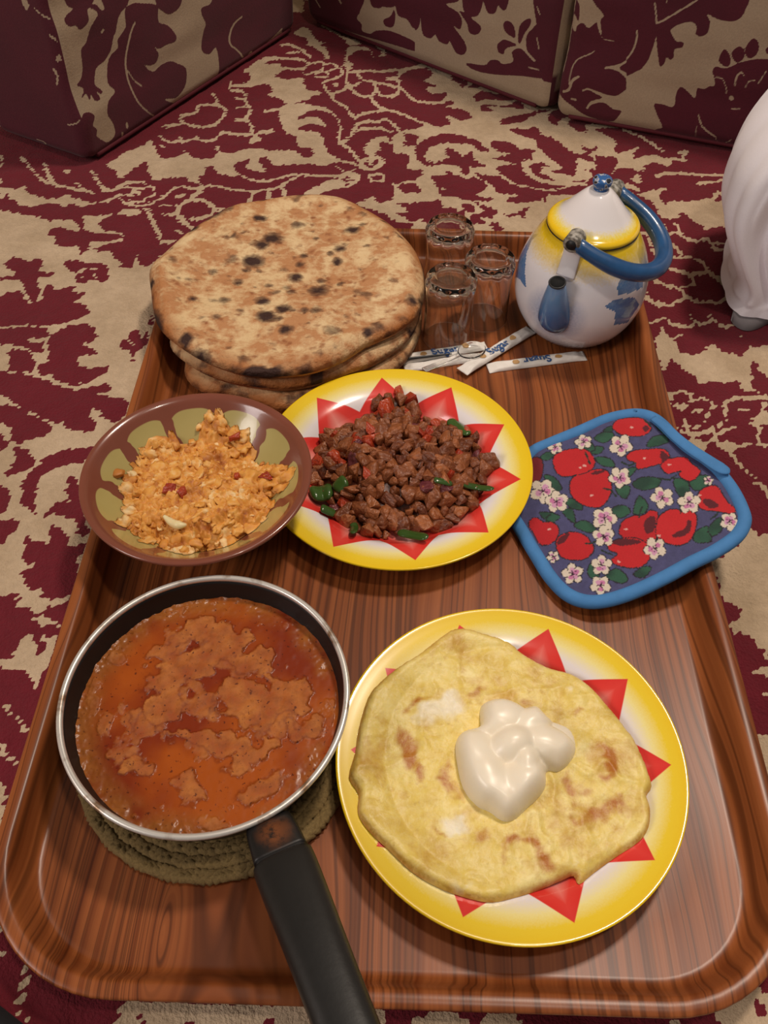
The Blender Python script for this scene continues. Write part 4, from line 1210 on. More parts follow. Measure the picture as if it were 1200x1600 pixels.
def chunk_mesh(name, seed, npts=16, flat=True, jag=0.0006):
    """an irregular cut piece: the hull of random points on a rough box, edges softened"""
    rg_ = np.random.default_rng(seed)
    bm = bmesh.new()
    p = rg_.uniform(-1, 1, (npts, 3))
    ax_ = rg_.integers(0, 3, npts)
    p[np.arange(npts), ax_] = np.sign(p[np.arange(npts), ax_]) * rg_.uniform(0.75, 1, npts)
    for q in p:
        bm.verts.new(q)
    r = bmesh.ops.convex_hull(bm, input=bm.verts)
    bmesh.ops.delete(bm, geom=[v for v in bm.verts if not v.link_faces], context='VERTS')
    bmesh.ops.bevel(bm, geom=list(bm.edges), offset=0.10, segments=1, affect='EDGES', clamp_overlap=True)
    bmesh.ops.triangulate(bm, faces=bm.faces)
    bmesh.ops.subdivide_edges(bm, edges=[e for e in bm.edges if e.calc_length() > 0.35], cuts=1)
    bmesh.ops.triangulate(bm, faces=bm.faces)
    V = np.array([v.co[:] for v in bm.verts])
    V = V * (1 + 0.10 * fbm(V * 2.2 + seed, 3, seed))[:, None]
    F_ = np.array([[v.index for v in f.verts] for f in bm.faces])
    bm.free()
    return new_mesh(name, V, F_)


def glossy_food(name, c0, c1, rough=0.35, scale=150, sss=0.1, bump=0.3):
    M = Mat(name, c0, rough)
    co = M.obj_co()
    nz = M.n('ShaderNodeTexNoise', {'Vector': M.obj_co((0.01, 0.01, 0.01)), 'Scale': scale, 'Detail': 4.0})
    inf = M.nt.nodes.new('ShaderNodeObjectInfo')
    f = M.math('ADD', M.math('MULTIPLY', nz, 0.6), M.math('MULTIPLY', inf.outputs['Random'], 0.5))
    M.set('Base Color', M.ramp(f, [(0.2, c0), (0.85, c1)]))
    M.set('Subsurface Weight', sss)
    M.set('Subsurface Radius', (0.004, 0.002, 0.001))
    M.bump(nz, bump, 0.05)
    return M.m


tom_m = glossy_food('cooked_tomato', '#8e2412', '#bb4a26', 0.3, 120)
tom_me = [chunk_mesh('tomato_piece', 300 + k, 18) for k in range(3)]
for me in tom_me:
    me.materials.append(tom_m)


def place(name, me, xyz, size, rot, label, cat, group=None):
    o = bpy.data.objects.new(name, me)
    COL.objects.link(o)
    o.location = xyz
    o.scale = size
    o.rotation_euler = rot
    return tag(o, label, cat, group)


for i, (u, v, r_) in enumerate([(495, 492, 11), (556, 505, 10), (945, 445, 12), (800, 245, 11), (808, 432, 6)]):
    c_ = at(np.array([[100 + u / 3, 600 + v / 3]]), 0.058)[0]
    zc = egg_h(c_[None, :2])[0] + 0.0045
    c_ = at(np.array([[100 + u / 3, 600 + v / 3]]), zc)[0]
    place('tomato_piece', tom_me[i % 3], (c_[0], c_[1], zc), (r_ * 0.00045, r_ * 0.0004, 0.003), (0.2, 0.1, i * 1.1),
          ['red tomato piece left of centre in the scrambled egg', 'second red tomato piece in the middle of the scrambled egg', 'red tomato piece at the right end of the scrambled egg',
           'pale orange tomato piece at the back of the scrambled egg', 'tiny red tomato piece right of centre in the scrambled egg'][i], 'tomato', 'tomato pieces in the egg')
# white of egg
ew = pts("470,610 500,635 530,655 575,660 540,672 500,668 478,640")
ewp = at(ew / 3.0 + [100, 600], 0.05)
pth = np.array([at1(100 + u / 3, 600 + v / 3, egg_h(at(np.array([[100 + u / 3, 600 + v / 3]]), 0.057)[:, :2])[0] + 0.0065) for u, v in ((468, 618), (490, 638), (515, 655), (545, 662), (575, 660))])
V, Fq = tube(smooth(pth, 4, False), np.interp(np.linspace(0, 1, 17), [0, .3, .7, 1], [0.0012, 0.0028, 0.0035, 0.0008]), 10)
o = obj('egg_white', V, Fq, plain('egg_white', '#e6cf9e', 0.4, 0.06, 200, Subsurface_Weight=0.2))
tag(o, 'pale streak of egg white on the scrambled egg', 'egg white')
o = obj('egg_crumb', *(lambda b: (b[0] * np.array([0.0055, 0.004, 0.0022]) + at1(100 + 248 / 3, 600 + 415 / 3, 0.0625), b[1]))(blobs[4]), glossy_food('egg_crumb', '#b06a2c', '#c88a40', 0.5))
tag(o, 'stray egg crumb stuck to the left wall of the bowl', 'egg')
# ------------------------------------------------------------------ fried meat
MEAT_PX = "155,400 200,330 300,280 400,250 420,200 490,180 580,195 590,250 660,260 740,300 860,340 900,420 945,490 930,550 900,600 870,680 780,740 660,770 600,760 480,760 470,800 380,800 290,740 250,710 170,620 130,550 135,470"
meat_out = at(smooth(pts(MEAT_PX), 2) / 2.857 + [440, 560], 0.020)[:, :2]


def plate_z(xy, c):
    rr_ = np.hypot(xy[:, 0] - c[0], xy[:, 1] - c[1])
    tp = np.array(PLATE[11:])
    return c[2] + np.interp(rr_, tp[::-1, 0], tp[::-1, 1])


def meat_h(xy):
    d_ = np.where(inside(xy, meat_out), edge_dist(xy, meat_out), 0)
    h = np.clip(d_ / 0.048, 0, 1)
    return plate_z(xy, PM) + 0.026 * h * (1.7 - 0.7 * h)


xy, rf, Fd, md = disc(meat_out, 20)
c_ = meat_out.mean(0)
xy2 = c_ + (xy - c_) * 0.93
hh = meat_h(xy2) - 0.003 + 0.003 * fbm(xy2 * 130, 3, 2) * (rf < 0.97)
sauce_m = glossy_food('minced_gravy', '#3a1408', '#6e3216', 0.35, 260)
o = obj('meat_gravy', np.c_[xy2, np.maximum(hh, plate_z(xy2, PM) + 0.0006)], Fd, sauce_m)
tag(o, 'dark reddish gravy between the fried meat cubes on the plate', 'gravy', kind='stuff')
meat_m = glossy_food('browned_meat', '#5a2814', '#a8643a', 0.4, 170, 0.05)
onion_m = glossy_food('cooked_onion', '#5a222c', '#864a4c', 0.3, 120)
pep_m = glossy_food('green_pepper', '#1c3810', '#42602a', 0.2, 120)
meat_me = [chunk_mesh('meat_cube', 100 + k, 14 + k) for k in range(9)]
for me in meat_me:
    me.materials.append(meat_m)
on_me = [chunk_mesh('onion_piece', 200 + k, 14) for k in range(3)]
for me in on_me:
    me.materials.append(onion_m)
rg = np.random.default_rng(11)
c_ = meat_out.mean(0)
pp = scatter(c_ + (meat_out - c_) * 0.95, 290, 0.0068, 8)
hh = meat_h(pp)
kinds = rg.random(len(pp))
for i, p in enumerate(pp):
    s_ = rg.uniform(0.0040, 0.0080)
    rot = tuple(rg.uniform(-0.7, 0.7, 2)) + (rg.uniform(0, 6.3),)
    zc = max(hh[i] + rg.uniform(-0.0005, 0.0022), plate_z(p[None], PM)[0] + s_ * 0.7)
    sc_ = s_ * rg.uniform(0.65, 1.35, 3)
    if kinds[i] < 0.86:
        place('meat_cube', meat_me[rg.integers(0, 9)], (p[0], p[1], zc), sc_, rot, 'small irregular cube of browned fried meat in the heap on the plate', 'meat', 'fried meat cubes on the sunburst plate')
    elif kinds[i] < 0.95:
        place('tomato_piece', tom_me[rg.integers(0, 3)], (p[0], p[1], zc), sc_ * 0.9, rot, 'small soft red tomato piece among the fried meat cubes', 'tomato', 'tomato pieces among the meat')
    else:
        place('onion_piece', on_me[rg.integers(0, 3)], (p[0], p[1], zc), sc_ * np.array([1.2, 0.9, 0.45]), rot, 'small dark purple onion piece among the fried meat cubes', 'onion', 'onion pieces among the meat')


def on_heap(u, v, lift=0.004):
    px = np.array([[440 + u / 2.857, 560 + v / 2.857]])
    z = 0.03
    for _ in range(6):
        z = meat_h(at(px, z)[:, :2])[0] + lift
    return at(px, z)[0]


def strip(name, uv, w, th, mat, label, cat, group=None, lift=0.0065):
    p_ = smooth(np.array([on_heap(u, v, lift) for u, v in uv]), 5, False)
    V, Fq = tube(p_, w * np.interp(np.linspace(0, 1, len(p_)), [0, 0.15, 0.85, 1], [0.45, 1, 1, 0.45]), 12, True, th)
    return tag(obj(name, V, Fq, mat), label, cat, group)


for uv, w, lab in [(([130, 600], [180, 605], [225, 585]), 0.0085, 'widest green pepper strip at the left edge of the meat'),
                   (([240, 590], [265, 560], [290, 540]), 0.006, 'short shiny green pepper strip beside the widest one at left'),
                   (([745, 275], [785, 305], [835, 340]), 0.0050, 'green pepper strip at the upper right edge of the meat'),
                   (([800, 560], [870, 575], [945, 583]), 0.0036, 'thin green pepper strip pointing right over the meat edge'),
                   (([680, 540], [715, 548], [762, 560]), 0.0032, 'thin green pepper strip lying in the middle right of the meat'),
                   (([520, 775], [580, 788], [650, 800]), 0.0042, 'green pepper strip lying on the plate below the meat'),
                   (([318, 735], [325, 755], [318, 780]), 0.0032, 'short green pepper stub at the lower left of the meat'),
                   (([175, 665], [205, 680], [240, 695]), 0.0042, 'pale green pepper strip at the lower left of the meat')]:
    strip('green_pepper_strip', uv, w, 0.45, pep_m, lab, 'green pepper', 'green pepper strips in the meat')
for u, v, sz, lab in [(478, 232, 0.0105, 'largest bright red tomato piece at the top of the meat'), (385, 318, 0.0065, 'orange red tomato piece at the upper left of the meat'),
                      (240, 440, 0.0070, 'red tomato piece at the far left of the meat heap'), (372, 520, 0.0065, 'wet red tomato piece near the green strips in the meat'),
                      (690, 300, 0.0070, 'red tomato piece at the upper right of the meat'), (528, 150, 0.0058, 'lone red tomato piece on the plate above the meat')]:
    p_ = on_heap(u, v, 0.0055) if v > 160 else at1(440 + u / 2.857, 560 + v / 2.857, TZ + 0.021)
    place('tomato_piece', tom_me[int(sz * 1e4) % 3], p_, (sz * 0.8, sz, sz * 0.6), (0.3, 0.2, 0.8), lab, 'tomato')

# ------------------------------------------------------------------ bread
BT = "85,350 130,300 220,220 330,150 430,105 560,82 690,65 800,68 870,90 980,150 1060,210 1130,290 1160,380 1155,470 1130,530 1100,560 1040,600 930,650 850,700 740,745 620,765 480,765 380,740 280,700 200,650 140,600 105,540 90,440"
SPOTS = [(515, 158, 16, 1), (567, 230, 28, 1), (520, 260, 20, .9), (490, 315, 27, 1), (400, 310, 20, .55), (650, 380, 20, .85), (742, 430, 26, .85), (525, 480, 20, .85), (540, 545, 24, 1), (580, 550, 14, .8), (605, 510, 19, .9), (620, 592, 16, .9),
         (875, 200, 20, .95), (830, 270, 18, .85), (820, 318, 14, .9), (690, 298, 14, .7), (660, 175, 18, .7), (435, 400, 15, .8), (465, 350, 10, .8), (510, 352, 10, .7), (375, 472, 17, .8), (250, 468, 12, .8), (330, 355, 14, .6), (800, 600, 22, .6),
         (480, 748, 24, .9), (690, 740, 22, .7), (940, 655, 18, 1), (1030, 595, 16, .95), (970, 578, 18, .7), (740, 515, 16, .7), (690, 520, 12, .8), (830, 400, 12, .8), (675, 330, 14, .7), (600, 350, 16, .45), (750, 390, 14, .6), (900, 440, 20, .4),
         (930, 450, 16, .45), (560, 640, 12, .6), (450, 700, 16, .6), (350, 545, 14, .6), (290, 545, 12, .5), (240, 395, 12, .5), (200, 400, 12, .5), (170, 325, 18, .5), (910, 180, 12, .7), (930, 270, 12, .6), (790, 290, 12, .7), (1035, 400, 14, .5),
         (870, 120, 12, .6), (730, 230, 10, .6), (650, 92, 10, .5), (755, 105, 9, .5), (840, 210, 10, .5), (415, 232, 10, .8), (265, 260, 12, .4), (550, 410, 12, .6), (575, 440, 14, .5), (640, 440, 16, .55), (620, 420, 14, .5), (440, 515, 10, .6), (640, 520, 9, .7)]
bread_m = Mat('flatbread_crust', '#c89a60', 0.75)
co = bread_m.obj_co()
b1 = bread_m.noise(co, 42, 5, 0.65)
b2 = bread_m.noise(bread_m.obj_co((1, 1.5, 1)), 120, 3, 0.6)
b3 = bread_m.noise(co, 14, 2)
vor = bread_m.n('ShaderNodeTexVoronoi', {'Vector': bread_m.mix(0.012, co, bread_m.n('ShaderNodeTexNoise', {'Vector': co, 'Scale': 90.0}, 1)), 'Scale': 95.0})
fl_ = bread_m.math('MULTIPLY', bread_m.ramp(vor, [(0.12, 1.0), (0.42, 0.0)]), bread_m.ramp(bread_m.noise(co, 50, 3), [(0.46, 0.0), (0.58, 1.0)]))
mott = bread_m.ramp(bread_m.math('ADD', bread_m.math('MULTIPLY', b1, 0.75), bread_m.math('MULTIPLY', b2, 0.25)), [(0.42, 0.0), (0.56, 1.0)])
base = bread_m.mix(b3, '#d2b080', '#e2c89c')
c1 = bread_m.mix(bread_m.math('MULTIPLY', mott, 0.78), base, '#ac6a38')
c1 = bread_m.mix(bread_m.math('MULTIPLY', fl_, 0.75), c1, '#84461f')
c1 = bread_m.mix(bread_m.attr('toast'), c1, '#a4622b')
ch = bread_m.ramp(bread_m.math('ADD', bread_m.attr('char'), bread_m.math('MULTIPLY', bread_m.math('SUBTRACT', b2, 0.5), 0.7)), [(0.18, 0.0), (0.42, 0.55), (0.8, 1.0)])
bread_m.set('Base Color', bread_m.mix(ch, c1, '#35190f'))
bread_m.bump(bread_m.math('ADD', b1, bread_m.math('MULTIPLY', b2, 0.5)), 0.8, 0.005)


def bread(label, outline, zb, th, tilt, spots, seed, name='flatbread', droop=0.0):
    out = smooth(outline, 4)
    c_ = out.mean(0)
    xy, rf, Fd, md = disc(out, 42)
    n = len(xy)
    wob = np.c_[fbm(xy * 120, 2, seed + 7), fbm(xy * 120, 2, seed + 8)] * 0.0016
    sag = lambda p: tilt[0] * (p[:, 0] - c_[0]) + tilt[1] * (p[:, 1] - c_[1])
    lump = (0.0026 if spots else 0.0007) * fbm(xy * 17, 3, seed) + 0.0013 * (0.6 - worley((xy + wob) * 75, seed)) * (1.0 if spots else 0.4)
    edge = np.clip((1 - rf) / 0.09, 0, 1)
    prof = np.sqrt(np.clip(1 - (1 - edge) ** 2, 0, 1))
    rimlift = 0.0028 * np.exp(-((rf - 0.9) / 0.06) ** 2)
    top = zb + th * 0.5 + th * 0.5 * prof + (lump + rimlift) * edge + sag(xy) - droop * rf ** 3
    bot = zb + th * 0.5 - th * 0.5 * prof + sag(xy) - droop * rf ** 3
    V = np.concatenate([np.c_[xy, top], np.c_[c_ + (xy - c_) * 0.999, bot]])
    F2 = [tuple(i + n for i in reversed(f)) for f in Fd]
    a = n - md
    band = [(a + j, n + a + j, n + a + (j + 1) % md, a + (j + 1) % md) for j in range(md)]
    char = np.zeros(2 * n)
    toast = np.zeros(2 * n)
    toast[:n] = np.clip((rf - 0.86) / 0.12, 0, 1) * np.clip((0.62 if spots else 0.75) + 0.6 * fbm(xy * 28, 3, seed + 4), 0, 1)
    toast[n:] = 0.5 + 0.4 * fbm(xy * 30, 3, seed + 5)
    wob = np.c_[fbm(xy * 120, 2, seed + 7), fbm(xy * 120, 2, seed + 8)] * 0.0016
    rg = np.random.default_rng(seed)
    for p_ in rg.uniform(xy.min(0), xy.max(0), (200, 2)):
        k = rg.uniform(0.0018, 0.0050)
        d_ = np.linalg.norm((xy + wob - p_) / np.array([1.25, 0.9]), axis=1) / k
        char[:n] = np.maximum(char[:n], rg.uniform(0.2, 0.5) * np.clip(1.35 - d_, 0, 1))
    for (u, v, r_, s_) in spots:
        w3 = at1(200 + u / 2.5, 280 + v / 2.5, zb + th)
        k = 0.00028 * r_ * 1.5
        d_ = np.linalg.norm((xy + wob - w3[:2]) / np.array([1.0, 0.9]), axis=1) / k
        char[:n] = np.maximum(char[:n], s_ * np.clip(1.35 - d_, 0, 1))
    char[:n] = np.maximum(char[:n], np.clip((rf - 0.93) / 0.07, 0, 1) * np.clip(fbm(xy * 30, 2, seed + 9) - 0.25, 0, 1) * 1.5)
    char[:n] = np.maximum(char[:n], np.clip((rf - 0.85) / 0.1, 0, 1) * np.clip(fbm(xy * 75, 2, seed + 12) - 0.35, 0, 1) * 2.0)
    char[n:] = np.clip(rf - 0.9, 0, 0.1) * 10 * np.clip(fbm(xy * 34, 2, seed + 9) - 0.1, 0, 1) * 1.4
    o = obj(name, V, Fd + F2 + band, bread_m.m, loc=(c_[0], c_[1], zb), attrs={'char': char, 'toast': toast})
    return tag(o, label, 'bread', 'stacked flatbreads')


Z1 = TZ + 0.0006
bot_px = "95,480 120,400 300,200 600,120 900,140 1080,260 1140,420 1148,560 1132,640 1095,705 1050,750 960,815 850,855 720,892 600,915 520,885 400,850 290,838 225,775 170,690 120,600"
mid_px = "95,400 130,320 330,160 600,95 860,110 1060,225 1150,380 1146,500 1128,570 1080,640 965,715 850,758 740,795 600,815 460,800 340,770 230,715 165,650 110,560"
top_px = pts(BT)
P3 = at(top_px / 2.5 + [200, 280], 0.052)[:, :2]
P2 = at(pts(mid_px) / 2.5 + [200, 280], 0.036)[:, :2]
P1 = at(pts(bot_px) / 2.5 + [200, 280], 0.016)[:, :2]
P1 = np.c_[np.maximum(P1[:, 0], -0.198), np.minimum(P1[:, 1], 0.798)]
P2 = np.c_[np.maximum(P2[:, 0], -0.212), np.minimum(P2[:, 1], 0.816)]
for P_, r_ in ((P1, 0.053), (P2, 0.066)):          # the loaves underneath stay inside the tray's rounded corner
    k_ = np.array([-0.1447, 0.749])
    d_ = P_ - k_
    n_ = np.linalg.norm(d_, axis=1)
    m_ = (d_[:, 0] < 0) & (d_[:, 1] > 0) & (n_ > r_)
    P_[m_] = k_ + d_[m_] / n_[m_, None] * r_
bread('lowest flatbread of the stack with spotted brown edge touching the tray', P1, Z1 + 0.0022, 0.0145, (0, 0), [], 11)
bread('middle flatbread of the stack, only its thin edge showing', P2, Z1 + 0.0190, 0.0135, (0, 0), [], 23)
bread('topmost flatbread of the stack with dark scorched spots', P3, Z1 + 0.0350, 0.0140, (0.0, 0.0), SPOTS, 37)

# ------------------------------------------------------------------ omelette and cream
OM = "450,105 500,115 590,140 650,180 720,215 790,235 850,275 900,330 950,390 990,450 1020,520 1040,590 1025,620 1035,660 1030,720 1000,765 930,810 860,860 815,895 800,865 760,880 690,910 620,935 540,955 470,945 380,915 290,865 220,800 150,735 118,680 120,620 90,570 110,490 120,420 150,320 190,270 250,220 320,175 400,115"
out = at(smooth(pts(OM), 3) / 2 + [500, 930], 0.032)[:, :2]
xy, tri_, mb, de = sheet(out, 0.0014)
c_ = out.mean(0)
n = len(xy)
prof = np.sqrt(np.clip(1 - (1 - np.clip(de / 0.007, 0, 1)) ** 2, 0, 1))
edge = np.clip(de / 0.005, 0, 1)
lo_ = fbm(xy * 26, 4, 61)
fold = 0.0013 * np.clip(lo_, -0.7, 1) + 0.0014 * (1 - np.abs(fbm(xy * 20 + 3, 4, 78))) ** 6
ridge = 0.0006 * (1 - np.abs(fbm(xy * 50, 3, 77))) ** 3
zb = plate_z(xy, PO) + 0.0006
zmid = np.maximum(zb, TZ + 0.0165)
top = zmid + 0.0070 * prof + (fold + ridge + 0.0003 * fbm(xy * 180, 2, 5)) * edge
bot = np.maximum(zb, zmid - 0.0012)
V, Fo = shell(xy, tri_, mb, top, bot)
rf = 1 - de / 0.11
BROWN = ["590,750 680,745 740,800 760,850 690,850 640,790 600,850 570,800", "780,680 850,670 900,620 950,600 960,660 900,720 810,740", "860,460 930,480 950,540 880,590 850,570 890,530", "370,540 430,530 440,640 390,610", "250,430 300,450 330,560 280,580 250,500",
         "640,325 690,330 650,350", "780,350 840,370 800,385", "450,290 520,270 520,330 460,320", "760,600 800,560 830,640 790,660", "290,320 330,310 310,370 280,360", "470,730 530,720 520,790 480,780", "350,740 400,730 400,770"]
WHITE = ["310,350 390,280 440,310 460,350 380,380 310,420", "390,690 440,660 450,740 400,770", "760,280 800,270 790,300", "790,820 810,830 790,850", "410,900 450,905 440,930"]
br, wh = np.zeros(2 * n), np.zeros(2 * n)
wob = np.c_[fbm(xy * 90, 3, 31), fbm(xy * 90, 3, 32)] * 0.0050
for lst, arr in ((BROWN, br), (WHITE, wh)):
    for s_ in lst:
        pw = at(smooth(pts(s_), 3) / 2 + [500, 930], 0.032)[:, :2]
        ins = inside(xy + wob, pw)
        arr[:n] = np.maximum(arr[:n], np.where(ins, np.clip(edge_dist(xy + wob, pw) / 0.004, 0, 1), 0))
br[:n] = np.maximum(br[:n], np.clip(1 - de / 0.0035, 0, 1) * 0.85)
br[n:] = 0.9
om = Mat('omelette_egg', '#cdb04c', 0.4)
om.set('Specular IOR Level', 0.35)
om.set('Subsurface Weight', 0.1)
om.set('Subsurface Radius', (0.006, 0.004, 0.001))
co = om.obj_co()
o1 = om.noise(co, 40, 4, 0.6)
o2 = om.noise(co, 200, 4, 0.6)
base = om.ramp(o1, [(0.3, '#d0b052'), (0.5, '#e4ca6a'), (0.7, '#eedc92')])
o3 = om.noise(co, 75, 6, 0.7, 0.6)
vein = om.ramp(om.math('ABSOLUTE', om.math('SUBTRACT', o3, 0.5)), [(0.0, 1.0), (0.03, 0.4), (0.08, 0.0)])
base = om.mix(om.math('MULTIPLY', vein, 0.35), base, '#ecdca0')
base = om.mix(om.ramp(om.noise(co, 30, 5, 0.65), [(0.52, 0.0), (0.68, 0.75)]), base, '#bd8d34')
base = om.mix(om.ramp(o2, [(0.6, 0.0), (0.75, 0.5)]), base, '#b48c3c')
c1 = om.mix(om.math('MULTIPLY', om.attr('brown'), om.math('SUBTRACT', om.math('MULTIPLY', o3, 2.6), 0.45, True)), base, '#b06c22')
c1 = om.mix(om.math('MULTIPLY', om.attr('white'), om.math('MULTIPLY', o3, 1.5, True)), c1, '#eee6d0')
om.set('Base Color', c1)
om.bump(om.math('ADD', o1, om.math('MULTIPLY', o2, 0.6)), 0.45, 0.002)
o = obj('omelette', V, Fo, om.m, loc=(c_[0], c_[1], TZ + 0.0041), attrs={'brown': br, 'white': wh})
tag(o, 'round golden omelette with browned patches on the front enamel plate', 'omelette')
om_top = TZ + 0.0165 + 0.0080

CR = "505,340 560,315 610,330 640,345 680,340 710,380 780,410 803,460 790,510 750,545 710,550 705,600 660,650 610,695 570,700 530,670 490,650 450,600 430,520 425,455 450,420 500,410"
out = at(smooth(pts(CR), 4) / 2 + [500, 930], om_top + 0.003)[:, :2]
xy, tri_, mb, de = sheet(out, 0.0008)
c_ = out.mean(0)
n = len(xy)
H = np.zeros(n)


def lobe(u, v, rx, ry, rot, h):
    """one swirl of cream: an elongated mound, union kept smooth"""
    w3 = at1(500 + u / 2, 930 + v / 2, om_top + 0.010)[:2]
    q = (xy - w3) / 0.00024
    a_ = math.radians(rot)
    q = np.c_[q @ [math.cos(a_), math.sin(a_)], q @ [-math.sin(a_), math.cos(a_)]] / [rx, ry]
    return h * np.clip(1 - (q ** 2).sum(1), 0, 1) ** 0.5


for l in [(480, 500, 95, 75, 70, 0.0150), (560, 385, 95, 70, 10, 0.0155), (690, 455, 120, 62, -20, 0.0150), (655, 400, 80, 50, 40, 0.0140), (640, 580, 85, 75, 30, 0.0165), (555, 610, 95, 90, 60, 0.0150), (520, 560, 70, 110, 20, 0.0165), (600, 470, 75, 60, 30, 0.0195), (640, 520, 45, 60, 0, 0.0175)]:
    b_ = lobe(*l)
    k_ = 0.0022
    h_ = np.clip(0.5 + 0.5 * (H - b_) / k_, 0, 1)
    H = b_ * (1 - h_) + H * h_ + k_ * h_ * (1 - h_)
e_ = np.clip(de / 0.009, 0, 1)
Hs = (0.0035 + H) * np.sqrt(np.clip(1 - (1 - e_) ** 2, 0, 1)) + 0.0007 * fbm(xy * 60, 2, 3) * e_
V, Fo = shell(xy, tri_, mb, om_top - 0.001 + Hs, np.full(n, om_top - 0.0022))
crm = Mat('thick_cream', '#e8dcc4', 0.32)
crm.set('Subsurface Weight', 0.25)
crm.set('Subsurface Radius', (0.006, 0.005, 0.004))
co = crm.obj_co()
crm.set('Base Color', crm.mix(crm.noise(co, 60, 2), '#eee2ca', '#f6eedd'))
o = obj('cream_dollop', V, Fo, crm.m, loc=(c_[0], c_[1], om_top - 0.0022))
tag(o, 'swirled dollop of thick white cream on the omelette', 'cream')

# ------------------------------------------------------------------ teapot
TP = np.array([0.1775, 0.710, TZ])
pot = thing('enamel_teapot', 'white enamel teapot with yellow lid and blue bail handle on the tray corner', 'teapot', TP)
body_prof = dense([(0.0, 0.001), (0.034, 0.001), (0.0385, 0.0005), (0.043, 0.0045), (0.0505, 0.013), (0.0580, 0.027), (0.0622, 0.042), (0.0628, 0.056), (0.0605, 0.072), (0.0555, 0.087), (0.0490, 0.100), (0.0440, 0.108), (0.0415, 0.1115), (0.0412, 0.113), (0.0395, 0.113), (0.0385, 0.110)], 9)
V, Fq = lathe(body_prof, 260)
em_ = Mat('pot_enamel', '#e8e4e6', 0.14)
em_.set('Coat Weight', 0.4)
azi = np.arctan2(V[:, 1], V[:, 0])
zz = V[:, 2]
FA = math.radians(-120)                          # spout azimuth
rel = (np.degrees(azi - FA) + 180) % 360 - 180
# blue leaf points, traced where the photograph shows them and repeated on the far side
blue = np.zeros(len(V))
nrm = np.stack([np.cos(azi), np.sin(azi), np.zeros(len(V))], 1)
Wp = V + TP
seen = ((EYE - Wp) * nrm).sum(1) > -0.02
dv_ = Wp - EYE
pxy = np.stack([600 + F_PX * (dv_ @ RT) / (dv_ @ FW), 800 - F_PX * (dv_ @ UP) / (dv_ @ FW)], 1)
for s_ in ("580,326 552,352 530,400 522,470 526,545 505,515 480,500 470,440 480,380 520,335", "560,290 578,268 592,276 566,302", "925,418 962,446 1004,490 1004,545 960,565 905,580 897,545 918,500", "848,624 882,598 965,585 990,615 940,690 885,700 893,645", "973,366 1004,380 1022,430 1012,482 988,440"):
    blue[seen & inside(pxy, pts(s_) / 2.609 + [620, 240])] = 1
rel2 = np.degrees(azi) % 360
for a0 in (60, 105, 150):
    blue[inside(np.c_[(rel2 - a0 + 180) % 360 - 180, zz * 1000], pts("-16,84 4,90 14,60 8,44 -14,60"))] = 1
em_.nt.nodes['Principled BSDF']
co = em_.obj_co()
spray = em_.noise(co, 500, 2)
sep = em_.nt.nodes.new('ShaderNodeSeparateXYZ')
em_.nt.links.new(co, sep.inputs[0])
Zz = em_.math('ADD', sep.outputs[2], em_.math('MULTIPLY', em_.math('SUBTRACT', spray, 0.5), 0.012))
yel = em_.ramp(em_.math('MULTIPLY', Zz, 7.0), [(0.60, 0.0), (0.68, 0.7), (0.75, 1.0)])
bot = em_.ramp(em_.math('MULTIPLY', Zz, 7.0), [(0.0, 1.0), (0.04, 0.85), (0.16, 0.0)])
c1 = em_.mix(em_.ramp(em_.attr('blue'), [(0.45, 0.0), (0.55, 1.0)]), '#eceaf0', em_.mix(spray, '#3f6da8', '#6f95c4'))
c1 = em_.mix(em_.math('MULTIPLY', em_.attr('halo'), em_.math('ADD', 0.35, em_.math('MULTIPLY', spray, 0.9))), c1, '#3a6aa6')
c1 = em_.mix(yel, c1, '#e6c21a')
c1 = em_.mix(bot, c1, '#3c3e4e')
em_.set('Base Color', c1)
halo = np.clip(1.3 - np.hypot(rel / 24, (zz - 0.050) / 0.024), 0, 1)
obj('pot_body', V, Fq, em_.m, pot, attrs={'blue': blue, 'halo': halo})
lid_m = Mat('lid_enamel', '#e8e4e6', 0.14)
lid_m.set('Coat Weight', 0.4)
co = lid_m.obj_co()
spray = lid_m.noise(co, 500, 2)
sep = lid_m.nt.nodes.new('ShaderNodeSeparateXYZ')
lid_m.nt.links.new(co, sep.inputs[0])
rr_ = lid_m.math('SQRT', lid_m.math('ADD', lid_m.math('MULTIPLY', sep.outputs[0], sep.outputs[0]), lid_m.math('MULTIPLY', sep.outputs[1], sep.outputs[1])))
rr_ = lid_m.math('ADD', rr_, lid_m.math('MULTIPLY', lid_m.math('SUBTRACT', spray, 0.5), 0.006))
lid_m.set('Base Color', lid_m.ramp(lid_m.math('MULTIPLY', rr_, 20), [(0.60, '#ebe7e9'), (0.71, '#eed860'), (0.78, '#ecc41a')]))
lathe_part('lid', [(0.0385, 0.1135), (0.0410, 0.1138), (0.0420, 0.1150), (0.0418, 0.1172), (0.0400, 0.1190), (0.0365, 0.1208), (0.0310, 0.1252), (0.0230, 0.1345), (0.0160, 0.1425), (0.0115, 0.1468), (0.0085, 0.1485), (0.0060, 0.1490), (0.0, 0.1490)], lid_m.m, pot, 96, 4)
dark = plain('bare_iron', '#15161a', 0.5, 0.2, 200)
lathe_part('lid_seam', [(0.0414, 0.1132), (0.0422, 0.1134), (0.0422, 0.1142), (0.0412, 0.1142)], dark, pot, 96, 1)
knob_m = Mat('chipped_blue_enamel', '#2f5c96', 0.25)
co = knob_m.obj_co()
chip = knob_m.noise(co, 160, 2)
knob_m.set('Base Color', knob_m.mix(knob_m.ramp(chip, [(0.54, 0.0), (0.56, 1.0)]), '#2f5f9c', knob_m.ramp(chip, [(0.56, '#c8cad0'), (0.60, '#22242c')])))
